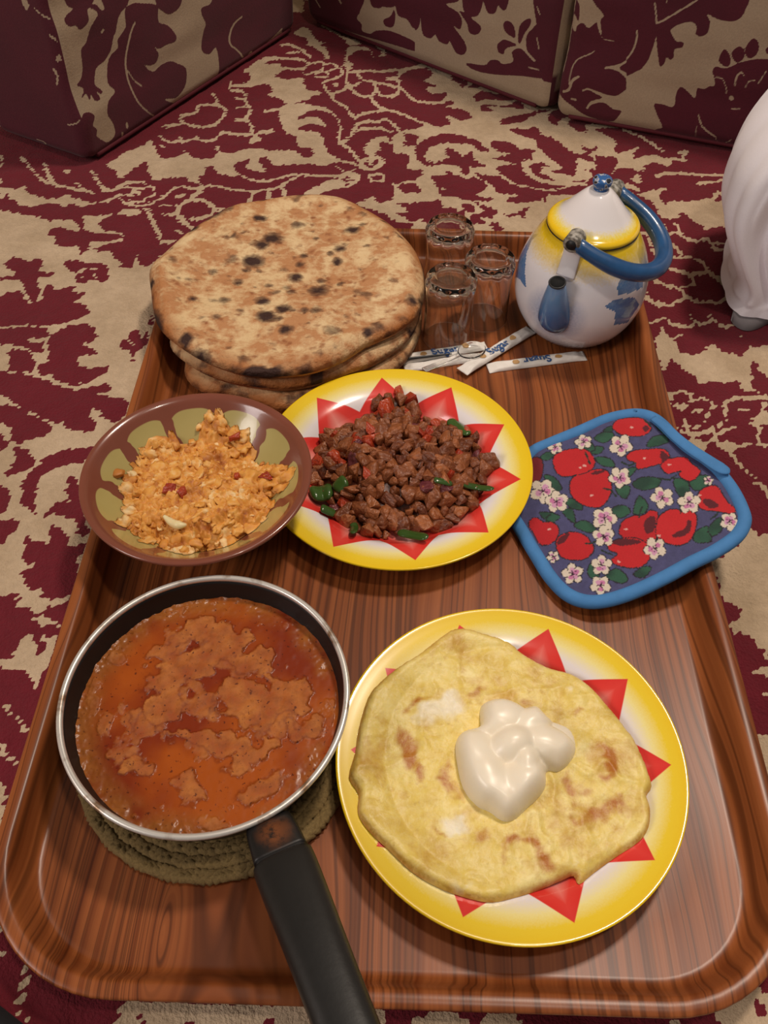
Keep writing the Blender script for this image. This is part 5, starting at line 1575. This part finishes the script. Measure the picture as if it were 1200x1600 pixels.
lathe_part('lid_knob', [(0.0, 0.1485), (0.0062, 0.1488), (0.0058, 0.1500), (0.0075, 0.1525), (0.0086, 0.1555), (0.0080, 0.1585), (0.0050, 0.1602), (0.0, 0.1606)], knob_m.m, pot, 40, 4)
# spout
fd = np.array([math.cos(FA), math.sin(FA), 0])
sp = np.array([fd * 0.048 + [0, 0, 0.042], fd * 0.0570 + [0, 0, 0.049], fd * 0.0630 + [0, 0, 0.060], fd * 0.0668 + [0, 0, 0.074], fd * 0.0690 + [0, 0, 0.087], fd * 0.0702 + [0, 0, 0.093]])
spp = smooth(sp, 5, False)
rad = np.interp(np.linspace(0, 1, len(spp)), [0, .25, .5, .75, .92, 1], [0.0170, 0.0160, 0.0130, 0.0092, 0.0070, 0.0066])
V, Fq = tube(spp, rad, 28, caps=False)
spout_m = Mat('spout_enamel', '#3a68a4', 0.16)
spout_m.set('Coat Weight', 0.4)
co = spout_m.obj_co()
sn = spout_m.noise(co, 60, 2)
sepp = spout_m.nt.nodes.new('ShaderNodeSeparateXYZ')
spout_m.nt.links.new(co, sepp.inputs[0])
spout_m.set('Base Color', spout_m.mix(spout_m.ramp(spout_m.math('ADD', spout_m.math('MULTIPLY', sepp.outputs[2], 9.0), spout_m.math('MULTIPLY', sn, 0.2)), [(0.42, '#33609c'), (0.62, '#5b86ba'), (0.78, '#9db4d2')]), spout_m.mix(sn, '#2f5c98', '#6a90c0'), '#ffffff', 'MIX') if False else spout_m.ramp(spout_m.math('ADD', spout_m.math('MULTIPLY', sepp.outputs[2], 9.0), spout_m.math('MULTIPLY', sn, 0.15)), [(0.36, '#2d5690'), (0.60, '#4676ae'), (0.80, '#6f95c2')]))
so = obj('spout', V, Fq, spout_m.m, pot)
tip, tdir = spp[-1], spp[-1] - spp[-2]
tdir /= np.linalg.norm(tdir)
V, Fq = tube([tip - tdir * 0.0015, tip + tdir * 0.0006], 0.0062, 24)
obj('spout_hole_shade', V, Fq, plain('spout_shadow', '#08090c', 0.9), so)  # solid black plug, the shade inside the opening put into its colour
t_ = np.linspace(0, 2 * math.pi, 33)
b1_ = np.cross(tdir, [0, 0, 1.0]); b1_ /= np.linalg.norm(b1_)
b2_ = np.cross(b1_, tdir)
ringp = tip + 0.0070 * (np.outer(np.cos(t_), b1_) + np.outer(np.sin(t_), b2_))
V, Fq = tube(ringp, 0.0009, 8, False)
obj('spout_lip', V, Fq, dark, so)
# lugs and bail
LA = math.radians(-119)
la = np.array([math.cos(LA), math.sin(LA), 0])
lt = np.array([-la[1], la[0], 0])
lug_m = Mat('worn_lug', '#8c8880', 0.6, Metallic=0.2)
co = lug_m.obj_co()
ln = lug_m.noise(co, 220, 3)
lug_m.set('Base Color', lug_m.mix(lug_m.ramp(ln, [(0.4, 0.0), (0.6, 1.0)]), '#a8a49c', '#5a564e'))
tab_m = plain('tab_enamel', '#e2e0e4', 0.2, 0.05, 100)
pivots = []
for sgn in (1, -1):
    pb = la * sgn
    tab = [pb * 0.0545 + [0, 0, 0.090], pb * 0.0510 + [0, 0, 0.0985], pb * 0.0475 + [0, 0, 0.108], pb * 0.0470 + [0, 0, 0.1185], pb * 0.0470 + [0, 0, 0.124]]
    V, Fq = tube(smooth(np.array(tab), 4, False), np.interp(np.linspace(0, 1, 17), [0, .6, 1], [0.0088, 0.0082, 0.0070]), 14, True, 0.25, up=pb)
    lg = obj('lug', V, Fq, tab_m, pot)
    pv = pb * 0.0485 + np.array([0, 0, 0.1235])
    pivots.append(pv)
    V, Fq = tube([pv - pb * 0.0088, pv - pb * 0.0085, pv - pb * 0.0075, pv + pb * 0.0062, pv + pb * 0.0072, pv + pb * 0.0075], [0.0066, 0.0076, 0.0080, 0.0080, 0.0076, 0.0066], 28)
    obj('rivet', V, Fq, lug_m.m, lg)
    V, Fq = tube([pv - pb * 0.0096, pv + pb * 0.0083], 0.0046, 20)
    obj('rivet_head', V, Fq, dark, lg)
bail_m = plain('bail_blue_enamel', '#1e4c7c', 0.3, 0.35, 90, 0.1, Coat_Weight=0.3)
M_ = (pivots[0] + pivots[1]) / 2
hl = (pivots[0] - pivots[1]) / 2
outd = np.array([0.88, -0.30, -0.36])
outd -= la * (outd @ la)
outd /= np.linalg.norm(outd)
tt = np.linspace(0, math.pi, 41)
bp = M_ + np.outer(np.cos(tt) * 1.03, hl) + np.outer(np.sin(tt) ** 0.8 * 0.0745, outd)
V, Fq = tube(bp, np.interp(tt, [0, 0.25, 0.5, 2.64, 2.89, 3.15], [0.0064, 0.0070, 0.0080, 0.0080, 0.0070, 0.0064]), 14, True, 1.0)
obj('bail_handle', V, Fq, bail_m, pot)

# ------------------------------------------------------------------ tea glasses, upside down
gm = Mat('clear_glass', '#ffffff', 0.02)
gm.set('Transmission Weight', 1.0)
gm.set('IOR', 1.45)
gn = gm.noise(gm.obj_co(), 30, 2)
gm.set('Roughness', gm.math('MULTIPLY', gn, 0.05))


def glass_mesh():
    n = 96
    out = dense([(0.0236, 0.0), (0.0240, 0.0006), (0.0239, 0.004), (0.0234, 0.022), (0.0231, 0.044), (0.0234, 0.055), (0.0240, 0.062), (0.0240, 0.0670), (0.0234, 0.0700), (0.0218, 0.0722), (0.0195, 0.0729), (0.0160, 0.0729), (0.0148, 0.0720), (0.0140, 0.0717), (0.0, 0.0717)], 3)
    inn = dense([(0.0, 0.0650), (0.0150, 0.0650), (0.0190, 0.0640), (0.0212, 0.0600), (0.0217, 0.045), (0.0219, 0.020), (0.0225, 0.004), (0.0227, 0.0006), (0.0231, 0.0)], 3)
    prof = np.r_[inn, out]
    V, Fq = lathe(prof, n, False)
    t = np.arctan2(V[:, 1], V[:, 0])
    r_ = np.hypot(V[:, 0], V[:, 1])
    fl = np.exp(-((V[:, 2] - 0.066) / 0.0055) ** 2) * (r_ > 0.0185)
    k = 1 + 0.045 * fl * (np.abs(np.cos(t * 6)) - 0.6) * 1.6
    V[:, 0] *= k
    V[:, 1] *= k
    Fl = np.concatenate([Fq, np.stack([np.arange(n) * len(prof), np.arange(n) * len(prof) + len(prof) - 1, (np.arange(n) + 1) % n * len(prof) + len(prof) - 1, (np.arange(n) + 1) % n * len(prof)], 1)[:, ::-1]])
    return new_mesh('tea_glass', V, Fl)


gme = glass_mesh()
gme.materials.append(gm.m)
for x, y, rz, lab in [(0.0512, 0.684, 0.1, 'upturned clear tea glass nearest the sugar sachets'), (0.0518, 0.768, 0.4, 'upturned clear tea glass at the back edge of the tray'), (0.0893, 0.7165, 0.25, 'upturned clear tea glass nearest the teapot')]:
    o = bpy.data.objects.new('tea_glass', gme)
    COL.objects.link(o)
    o.location = (x, y, TZ + 0.0002)
    o.rotation_euler[2] = rz
    tag(o, lab, 'glass', 'upturned tea glasses')

# ------------------------------------------------------------------ sugar sachets
paper = Mat('sachet_paper', '#d6cfc8', 0.55)
co = paper.obj_co()
pn = paper.noise(co, 90, 4)
paper.set('Base Color', paper.mix(pn, '#d8d0c8', '#eeeae4'))
paper.bump(pn, 0.4, 0.0015)
ink = plain('blue_ink', '#2c5288', 0.6, 0.1)
seal_m = plain('ochre_print', '#b9905c', 0.6, 0.2, 400)


def letters(txt, size):
    cu = bpy.data.curves.new('lettering', 'FONT')
    cu.body = txt
    cu.size = size
    cu.align_x = 'CENTER'
    cu.align_y = 'CENTER'
    cu.offset = size * 0.022
    t_ = bpy.data.objects.new('lettering_tmp', cu)
    COL.objects.link(t_)
    bpy.context.view_layer.update()
    me = bpy.data.meshes.new_from_object(t_.evaluated_get(bpy.context.evaluated_depsgraph_get()))
    bpy.data.objects.remove(t_)
    return me


sugar_me = letters('Sugar', 0.0125)
V_ = np.array([v.co[:] for v in sugar_me.vertices])
F_ = [list(p.vertices) for p in sugar_me.polygons]


def sachet(label, pa, pb, za, zb, w, flip, seed, text=True, thick=0.0036, pull=0.0):
    a, b = at1(*pa, za), at1(*pb, zb)
    L = np.linalg.norm(b - a)
    ex = (b - a) / L
    ey = np.cross([0, 0, 1.0], ex)
    ey /= np.linalg.norm(ey)
    ez = np.cross(ex, ey)
    mid = (a + b) / 2
    root = thing('sugar_sachet', label, 'sugar sachet', mid, 'paper sugar sachets')
    nu, nv = 60, 14
    U, Vv = np.meshgrid(np.linspace(-1, 1, nu), np.linspace(-1, 1, nv), indexing='ij')
    U, Vv = U.ravel(), Vv.ravel()

    def height(u, v):
        e_ = np.clip((1 - np.abs(u)) / 0.22, 0, 1)
        e_ = e_ * e_ * (3 - 2 * e_)
        p3 = np.c_[u * L * 40, v * 3, np.zeros(len(u))]
        return 0.0004 + thick * e_ * np.sqrt(np.clip(1 - v ** 4, 0, 1)) * (0.9 + 0.25 * fbm(p3 + seed, 2, seed)) + 0.0004 * fbm(p3 * 2.2 + seed, 2, seed + 1)
    wv = w / 2 * (1 - 0.10 * np.clip((1 - np.abs(U)) / 0.2, 0, 1))
    hgt = height(U, Vv)
    top = np.outer(U * L / 2, ex) + np.outer(Vv * wv, ey) + np.outer(hgt, ez)
    bot = np.outer(U * L / 2, ex) + np.outer(Vv * wv * 0.995, ey) + np.outer(-0.0002 + 0 * U, ez)
    Fq = grid_f(nu, nv)
    V = np.r_[top, bot]
    N = nu * nv
    rim_i = list(range(nv)) + [i * nv + nv - 1 for i in range(1, nu)] + [(nu - 1) * nv + j for j in range(nv - 2, -1, -1)] + [i * nv for i in range(nu - 2, 0, -1)]
    Fs_ = [tuple(f) for f in Fq.tolist()] + [tuple(int(i) + N for i in reversed(f)) for f in Fq.tolist()] + [(rim_i[k], rim_i[k] + N, rim_i[(k + 1) % len(rim_i)] + N, rim_i[(k + 1) % len(rim_i)]) for k in range(len(rim_i))]
    obj('paper_tube', V, Fs_, paper.m, root)
    if text:
        s_ = -1 if flip else 1
        x, y = V_[:, 0] * s_, V_[:, 1] * s_
        hh_ = height(2 * x / L, np.clip(y / (w / 2), -1, 1)) + 0.0006
        obj('lettering', np.outer(x, ex) + np.outer(y, ey) + np.outer(hh_, ez), F_, ink, root, smooth_=False)
        for sg in (-1, 1):
            t_ = np.linspace(0, 2 * math.pi, 20, endpoint=False)
            x = sg * 0.0215 + 0.0034 * np.cos(t_)
            y = 0.0030 * np.sin(t_)
            hh_ = height(2 * x / L, y / (w / 2)) + 0.0005
            obj('printed_emblem', np.outer(x, ex) + np.outer(y, ey) + np.outer(hh_, ez), [tuple(range(20))], seal_m, root, smooth_=False)
    return root


zt = TZ + 0.0006
sachet('sugar sachet half under the bread, blue lettering crossed by the black stick', (628, 563), (760, 541), zt + 0.0012, zt + 0.0008, 0.0135, False, 3)
sachet('blank-faced sugar sachet lying below the black stick, nearest the meat plate', (632, 577), (752, 558), zt, zt, 0.0115, False, 9, text=False, thick=0.003)
sachet('sugar sachet lying on the right, its blue lettering upside down', (762, 576), (914, 556), zt, zt, 0.0140, True, 17)
sachet('sugar sachet slanting up to the teapot across the other ones', (722, 581), (830, 515), zt + 0.0042, zt + 0.0012, 0.0140, False, 25)
# thin black stick
a, b = at1(622, 562, TZ + 0.0068), at1(706, 553, TZ + 0.0064)
V, Fq = tube(np.linspace(a, b, 12), np.interp(np.linspace(0, 1, 12), [0, .7, 1], [0.0014, 0.0012, 0.0004]), 10)
tag(obj('drink_stick', V, Fq, plain('black_plastic', '#101012', 0.4)), 'thin black stick lying on the left sugar sachet by the bread', 'stick')
# clear plastic spoon
cp = Mat('clear_plastic', '#ffffff', 0.06)
cp.set('Transmission Weight', 1.0)
cp.set('IOR', 1.22)
cpn = cp.noise(cp.obj_co(), 60, 2)
cp.set('Roughness', cp.math('MULTIPLY', cpn, 0.1))
spn = thing('plastic_spoon', 'small clear plastic teaspoon resting on the left sugar sachets', 'spoon', at1(738, 547, TZ + 0.008))
s0 = np.array(spn.location)
bc = at1(737, 547, TZ + 0.0085) - s0
ax = at1(662, 578, TZ + 0.0068) - s0 - bc
Lh = np.linalg.norm(ax)
ax /= Lh
ay = np.cross([0, 0, 1.0], ax)
ay /= np.linalg.norm(ay)
az = np.cross(ax, ay)
t = np.linspace(0, 2 * math.pi, 40, endpoint=False)
Vs = []
fr = np.linspace(0.02, 1, 9)
for f in fr:
    Vs.append(bc + np.outer(f * 0.0145 * np.cos(t), ax) + np.outer(f * 0.0120 * np.sin(t), ay) + np.outer(np.full(40, 0.0035 * (f ** 2 - 1)), az))
for f in fr[::-1]:
    Vs.append(bc + np.outer(f * 0.0138 * np.cos(t), ax) + np.outer(f * 0.0113 * np.sin(t), ay) + np.outer(np.full(40, 0.0035 * (f ** 2 - 1) + 0.0009), az))
V = np.concatenate(Vs)
Fq = [tuple(f) for f in grid_f(18, 40, False, True).tolist()] + [tuple(reversed(range(40))), tuple(range(17 * 40, 18 * 40))]
obj('spoon_bowl', V, Fq, cp.m, spn)
hp = np.array([bc + ax * 0.0142, bc + ax * 0.026, bc + ax * (Lh * 0.7), bc + ax * Lh])
V, Fq = tube(smooth(hp, 6, False), np.interp(np.linspace(0, 1, 19), [0, .3, 1], [0.0022, 0.0026, 0.0036]), 10, True, 0.35)
obj('spoon_handle', V, Fq, cp.m, spn)
# ------------------------------------------------------------------ pot holder
HO = "600,62 680,75 740,115 800,180 870,235 950,290 1015,345 1080,430 1125,520 1136,580 1100,650 1000,720 880,780 750,850 600,920 470,960 370,965 280,930 200,850 130,740 70,640 25,560 5,480 20,390 60,310 120,240 200,202 350,140 480,85"
tp = lambda q: np.asarray(q, float) / 3.0 + [790, 620]
A_, B_, C_ = at(tp([[60, 310]]), 0.0225)[0], at(tp([[400, 965]]), 0.0228)[0], at(tp([[1136, 580]]), 0.0565)[0]
hn = np.cross(B_ - A_, C_ - A_)
hn /= np.linalg.norm(hn)
if hn[2] < 0:
    hn = -hn
hx = B_ - A_
hx /= np.linalg.norm(hx)
hy = np.cross(hn, hx)
to_h = lambda px: (lambda w: np.c_[(w - A_) @ hx, (w - A_) @ hy])(on_plane(px, A_, hn))
ho = to_h(tp(smooth(pts(HO), 3)))
cen = ho.mean(0)
xy, tri_, md, _d = sheet(cen + (ho - cen) * 0.975, 0.0009)
ed = edge_dist(xy, ho)
quilt = 0.0006 * np.sin(xy[:, 0] * 140) * np.sin(xy[:, 1] * 140) + 0.0007 * fbm(xy * 40, 3, 4)
puff = 0.0030 * np.clip(ed / 0.02, 0, 1) ** 0.6
topz = -0.0022 + puff + quilt * np.clip(ed / 0.01, 0, 1)
n = len(xy)
colr = np.tile(np.array(lin('#4a4a74')[:3]), (n, 1)) * (1 + 0.12 * fbm(xy * 300, 2, 3))[:, None]
K = np.array(lin('#1c1420')[:3])


def fill(poly_px, col, line=2.0, sm=3, grad=None):
    pw = to_h(tp(smooth(pts(poly_px), sm) if isinstance(poly_px, str) else poly_px))
    lo, hi = pw.min(0) - 0.004, pw.max(0) + 0.004
    k = np.nonzero(((xy > lo) & (xy < hi)).all(1))[0]
    if not len(k):
        return
    ins = inside(xy[k], pw)
    d_ = edge_dist(xy[k], pw)
    lw = line * 0.00020
    base_ = np.array(lin(col)[:3])
    c_ = np.tile(base_, (len(k), 1))
    if grad is not None:
        f = np.clip((fbm(xy[k] * 95, 2, len(poly_px)) * 0.9 + 0.35), 0, 1)[:, None]
        c_ = c_ * (1 - f) + np.array(lin(grad)[:3]) * f
    sel = k[ins]
    colr[sel] = c_[ins]
    if line:
        colr[k[d_ < lw]] = K


def petal_flower(u, v, r_, seed):
    rg = np.random.default_rng(seed)
    a0 = rg.uniform(0, 6.28)
    npet = 5
    for i in range(npet):
        a = a0 + i * 2 * math.pi / npet
        t = np.linspace(0, 2 * math.pi, 14, endpoint=False)
        c_ = np.array([u + 0.55 * r_ * math.cos(a), v + 0.5 * r_ * math.sin(a)])
        e1, e2 = np.array([math.cos(a), math.sin(a)]), np.array([-math.sin(a), math.cos(a)])
        q = c_ + np.outer(np.cos(t) * 0.48 * r_, e1) + np.outer(np.sin(t) * 0.40 * r_, e2)
        fill(q, '#dfd2c0', 1.3)
    t = np.linspace(0, 2 * math.pi, 14, endpoint=False)
    for i in range(npet):
        a = a0 + i * 2 * math.pi / npet
        c_ = np.array([u + 0.36 * r_ * math.cos(a), v + 0.34 * r_ * math.sin(a)])
        fill(c_ + np.c_[np.cos(t), np.sin(t)] * 0.24 * r_, ('#c87aa8', '#dfd2c0', '#d29abc')[(i + seed) % 3], 0)
    for i in range(6):
        a = a0 + 0.5 + i * 1.05
        p_ = np.array([[u, v], [u + 0.34 * r_ * math.cos(a), v + 0.34 * r_ * math.sin(a)]])
        for q in stroke(p_, 4):
            fill(q, '#3a1830', 0)


for s_ in ["160,290 190,260 230,265 200,300", "180,370 230,380 265,430 240,445 200,410", "415,190 470,160 510,180 470,215 430,210", "385,240 460,235 440,270 400,268", "420,285 490,290 512,330 450,322",
           "660,232 690,190 740,178 765,212 700,236", "592,410 640,378 722,385 715,422 640,442", "790,385 850,395 862,455 820,472 795,430", "862,400 940,368 955,412 890,445", "598,535 625,468 668,510 652,548 610,555",
           "498,525 550,508 588,540 540,572 508,560", "322,600 370,583 425,620 400,642 338,622", "515,430 582,418 572,475 540,472", "545,350 615,328 582,374", "885,640 945,608 965,675 888,684", "948,620 1005,565 1015,622 970,655",
           "382,830 400,780 442,830 420,856", "465,840 520,806 575,850 540,875", "598,835 640,798 685,800 650,845", "160,540 255,560 225,590 180,575", "265,540 312,528 328,592 300,582", "280,490 332,478 364,532 310,528",
           "700,130 760,140 800,200 760,190", "330,205 400,215 420,250 380,260", "455,160 495,135 500,165"]:
    fill(s_, '#2c5a44', 2.0, 3, '#1e4034')
for s_, cc in [("500,140 530,105 590,97 640,100 680,130 680,160 650,185 590,190 530,175", '#c41a22'), ("300,420 320,380 400,345 460,340 490,370 497,450 460,510 420,525 360,510 310,470", '#c01822'),
               ("220,300 240,265 300,245 370,248 410,280 420,310 400,345 340,370 280,380 240,360", '#c41a22'), ("565,280 600,255 680,245 750,250 770,290 740,315 620,340 610,310 575,300", '#c41a22'),
               ("725,330 760,295 840,280 870,310 915,350 890,390 850,398 810,370 820,350 760,365", '#c81c24'), ("890,480 920,435 980,415 1010,440 1040,490 1075,520 1065,550 990,540 920,530 895,505", '#c41a22'),
               ("530,630 550,585 600,560 640,560 680,535 715,550 705,610 705,680 640,690 570,670 540,655", '#bc1822'), ("705,610 720,560 770,530 820,535 840,550 870,530 895,560 890,630 850,690 790,700 730,680 705,650", '#c81c24'),
               ("105,590 140,565 180,590 220,590 250,620 240,670 200,695 160,690 130,640", '#bc1822'), ("235,690 260,650 310,635 370,650 400,680 415,720 380,760 320,768 260,750", '#c01822'),
               ("485,720 480,690 540,665 630,670 690,720 660,780 600,805 530,795 490,770 525,740", '#c41a22'), ("120,290 165,290 178,340 160,400 125,425 90,380", '#7a1420')]:
    fill(s_, cc, 2.2, 3)
for s_ in ["640,150 660,135 675,150 655,168", "730,255 765,285 740,312 725,285", "650,590 695,560 700,620 660,650", "780,650 840,620 850,580 870,590 860,640 800,665", "250,665 300,640 280,680 245,695", "500,680 560,668 640,680 600,695 530,700",
           "920,490 960,480 1000,510 960,525", "420,350 470,345 440,365 400,365"]:
    fill(s_, '#5a1220', 0, 3)
for u, v in [(370, 325), (350, 335), (405, 465), (765, 322), (650, 290), (565, 625), (720, 655), (205, 625), (530, 775), (910, 465), (590, 150)]:
    t = np.linspace(0, 2 * math.pi, 10, endpoint=False)
    fill(np.c_[u + 9 * np.cos(t), v + 5 * np.sin(t)], '#e0a8a0', 0)
for s_ in ["375,265 385,290 395,315", "625,570 630,545 640,520", "820,550 818,525 815,500", "460,435 490,440 520,470", "610,310 580,325 545,310", "800,370 770,390 720,385", "195,590 190,570 210,555", "375,690 400,690 420,680", "500,740 480,735 450,720", "995,540 985,560 960,575", "650,110 670,125 680,140"]:
    for q in stroke(pts(s_), 8):
        fill(q, '#1c2c24', 0)
for i, (u, v, r_) in enumerate([(540, 230, 56), (365, 212, 42), (535, 380, 54), (735, 475, 56), (860, 500, 56), (465, 575, 60), (460, 655, 52), (175, 445, 62), (240, 495, 56), (700, 712, 54), (450, 790, 50), (315, 830, 52), (445, 885, 50), (222, 748, 30), (1050, 585, 46), (232, 235, 36), (950, 395, 24)]):
    petal_flower(u, v, r_, i)
W3 = lambda q2, z_: A_ + np.outer(q2[:, 0], hx) + np.outer(q2[:, 1], hy) + np.outer(z_, hn)
V, Fo = shell(xy, tri_, md, topz, -0.0070 - 0.3 * puff)
V = W3(V[:, :2], V[:, 2])
if np.dot(np.cross(hx, hy), hn) < 0:
    Fo = [f[::-1] for f in Fo]
colr = np.clip(colr, 0, 1)
cot = Mat('printed_cotton', '#ffffff', 0.85)
co = cot.obj_co()
wv = cot.noise(co, 900, 2)
cot.set('Base Color', cot.mix(cot.math('MULTIPLY', wv, 0.3), cot.attr('print', 'Color'), '#4a4048', 'MULTIPLY'))
cot.set('Sheen Weight', 0.1)
cot.bump(wv, 0.3, 0.0008)
H0 = W3(cen[None], np.array([-0.008]))[0]
hold = thing('pot_holder', 'quilted pot holder with red apples and blossoms, blue binding, on the tray edge', 'pot holder', H0)
obj('printed_pad', V - H0, Fo, cot.m, hold, attrs={'print': np.r_[colr, np.tile(np.array(lin('#3a6ca0')[:3]), (n, 1))]})
bind_m = plain('blue_binding', '#427eb8', 0.8, 0.22, 70, 0.5)
bo_ = smooth(cen + (ho[::3] - cen) * 0.972, 5)
pb = W3(bo_, np.full(len(bo_), -0.0030))
pb = np.r_[pb, pb[:2]]
V, Fq = tube(pb, 0.0056, 14, False, 0.90, up=hn)
obj('binding', V - H0, Fq, bind_m, hold)
lp = [(690, 105), (745, 150), (800, 205), (870, 262), (940, 310), (985, 340), (1020, 358), (1048, 352)]
lw = W3(to_h(tp(np.array(lp, float))), np.array([0.002, 0.0035, 0.004, 0.0045, 0.005, 0.0052, 0.005, 0.004]))
V, Fq = tube(smooth(lw, 4, False), np.interp(np.linspace(0, 1, 29), [0, .2, .75, .93, 1], [0.0030, 0.0044, 0.0052, 0.0046, 0.0010]), 12, True, 0.3, up=hn)
obj('hanging_loop', V - H0, Fq, bind_m, hold)

# ------------------------------------------------------------------ white robe at the right edge
rob = Mat('white_robe_cloth', '#d8d0d8', 0.8)
co = rob.obj_co()
rn_ = rob.noise(co, 600, 2)
rob.set('Base Color', rob.mix(rn_, '#ece8f0', '#f6f3f8'))
rob.set('Sheen Weight', 0.2)
rob.bump(rn_, 0.15, 0.0005)
plan = smooth(np.array([(0.349, 0.733), (0.372, 0.726), (0.42, 0.722), (0.50, 0.725), (0.60, 0.735), (0.66, 0.77), (0.66, 0.86), (0.58, 0.915), (0.47, 0.925), (0.39, 0.895), (0.356, 0.83), (0.344, 0.77)]), 12)
pc = np.array([0.50, 0.83])
prof = smooth(np.array([(0.010, 0.003, 1.005), (0.022, 0.008, 1.0), (0.036, 0.008, 1.0), (0.06, -0.006, 1.0), (0.10, -0.026, 1.0), (0.14, -0.026, 1.0), (0.18, -0.012, 0.98), (0.22, 0.012, 0.93), (0.25, 0.04, 0.84), (0.280, 0.070, 0.74), (0.300, 0.10, 0.50), (0.308, 0.12, 0.22), (0.310, 0.13, 0.01)]), 6, False)
Vr = []
arc = np.linspace(0, 1, len(plan), endpoint=False)
for z_, dx_, sc_ in prof:
    q = pc + (plan - pc) * sc_
    nr_ = (plan - pc) / np.linalg.norm(plan - pc, axis=1)[:, None]
    foldv = 0.0055 * np.abs(np.sin(arc * math.pi * 13 + 2.2 * math.sin(z_ * 9))) * np.clip(1.2 - z_ * 3, 0.15, 1) + 0.006 * fbm(np.c_[plan * 5, np.full(len(plan), z_ * 4)], 2, 3) * np.clip(z_ * 8, 0, 1)
    crease = 0.012 * np.exp(-((arc - 0.06 - 0.30 * (z_ - 0.08)) / 0.02) ** 2) * np.clip(1 - abs(z_ - 0.1) / 0.14, 0, 1)
    q = q + nr_ * (foldv * np.clip(sc_, 0, 1) - crease)[:, None] * (0.4 if z_ < 0.02 else 1)
    Vr.append(np.c_[q[:, 0] + dx_, q[:, 1], np.full(len(q), z_)])
m_ = len(plan)
V = np.concatenate(Vr)
Fq = [tuple(f) for f in grid_f(len(prof), m_, False, True).tolist()]
Fq = [(a_, d_, c_, b_) for a_, b_, c_, d_ in Fq]
Fq.append(tuple(range((len(prof) - 1) * m_, len(prof) * m_)))
R0 = np.array([0.45, 0.80, 0.0])
robe = thing('white_robe', 'hem and folds of a white robe draped over the carpet at the right edge', 'clothing', R0)
obj('robe_cloth', V - R0, Fq, rob.m, robe)
ln_m = plain('robe_hem_flap', '#8c8688', 0.85, 0.1, 200)  # flap below the hem, greyer than the robe cloth
us = np.linspace(0, 1, 24)
lo_ = at(np.c_[1143 + us * 62, 503 + 14 * np.sin(us ** 0.8 * math.pi)], 0.001)
hi_ = np.c_[0.351 + us * 0.05, 0.741 - us * 0.004, np.full(24, 0.016)]
md_ = (lo_ + hi_) / 2 + [0, 0.002, 0]
V = np.concatenate([lo_, md_, hi_, hi_ + [0, 0.002, 0], md_ + [0, 0.003, 0], lo_ + [0, 0.003, 0]])
Fq = [tuple(f) for f in grid_f(6, 24, True, False).tolist()]
obj('robe_hem_flap', V - R0, Fq, ln_m, robe)

# ------------------------------------------------------------------ dark cloth in the near left corner
dk = plain('black_cloth', '#14161a', 0.8, 0.2, 300, 0.4)
e0, e1 = at1(-12, 1562, 0.004), at1(52, 1612, 0.004)
dv = (e1 - e0) / np.linalg.norm(e1 - e0)
nv_ = np.array([dv[1], -dv[0], 0])
if nv_[1] > 0:
    nv_ = -nv_
U, S_ = np.meshgrid(np.linspace(-0.12, 0.10, 40), np.linspace(0, 0.14, 24), indexing='ij')
U, S_ = U.ravel(), S_.ravel()
zz = 0.004 + 0.016 * np.sqrt(np.clip(1 - (1 - np.clip(S_ / 0.02, 0, 1)) ** 2, 0, 1)) + 0.003 * fbm(np.c_[U * 30, S_ * 30], 2, 2) * np.clip(S_ / 0.02, 0, 1)
tp_ = e0 + np.outer(U, dv) + np.outer(S_, nv_)
tp_[:, 2] = zz
bt_ = tp_.copy()
bt_[:, 2] = 0.0022
Fq = grid_f(40, 24)
N = len(U)
rim_i = list(range(24)) + [i * 24 + 23 for i in range(1, 40)] + [39 * 24 + j for j in range(22, -1, -1)] + [i * 24 for i in range(38, 0, -1)]
Fs_ = [tuple(f) for f in Fq.tolist()] + [tuple(int(i) + N for i in reversed(f)) for f in Fq.tolist()] + [(rim_i[k], rim_i[k] + N, rim_i[(k + 1) % len(rim_i)] + N, rim_i[(k + 1) % len(rim_i)]) for k in range(len(rim_i))]
tag(obj('dark_cloth', np.r_[tp_, bt_], Fs_, dk), 'black cloth edge in the near left corner on the carpet', 'cloth')

# faces of closed shells look outward
for me in bpy.data.meshes:
    if len(me.polygons) < 30000 and me.name.split('.')[0] not in ('lettering', 'printed_emblem', 'carpet', 'floor'):
        bm = bmesh.new()
        bm.from_mesh(me)
        bmesh.ops.remove_doubles(bm, verts=bm.verts, dist=1e-7)
        bmesh.ops.recalc_face_normals(bm, faces=bm.faces)
        bm.to_mesh(me)
        bm.free()
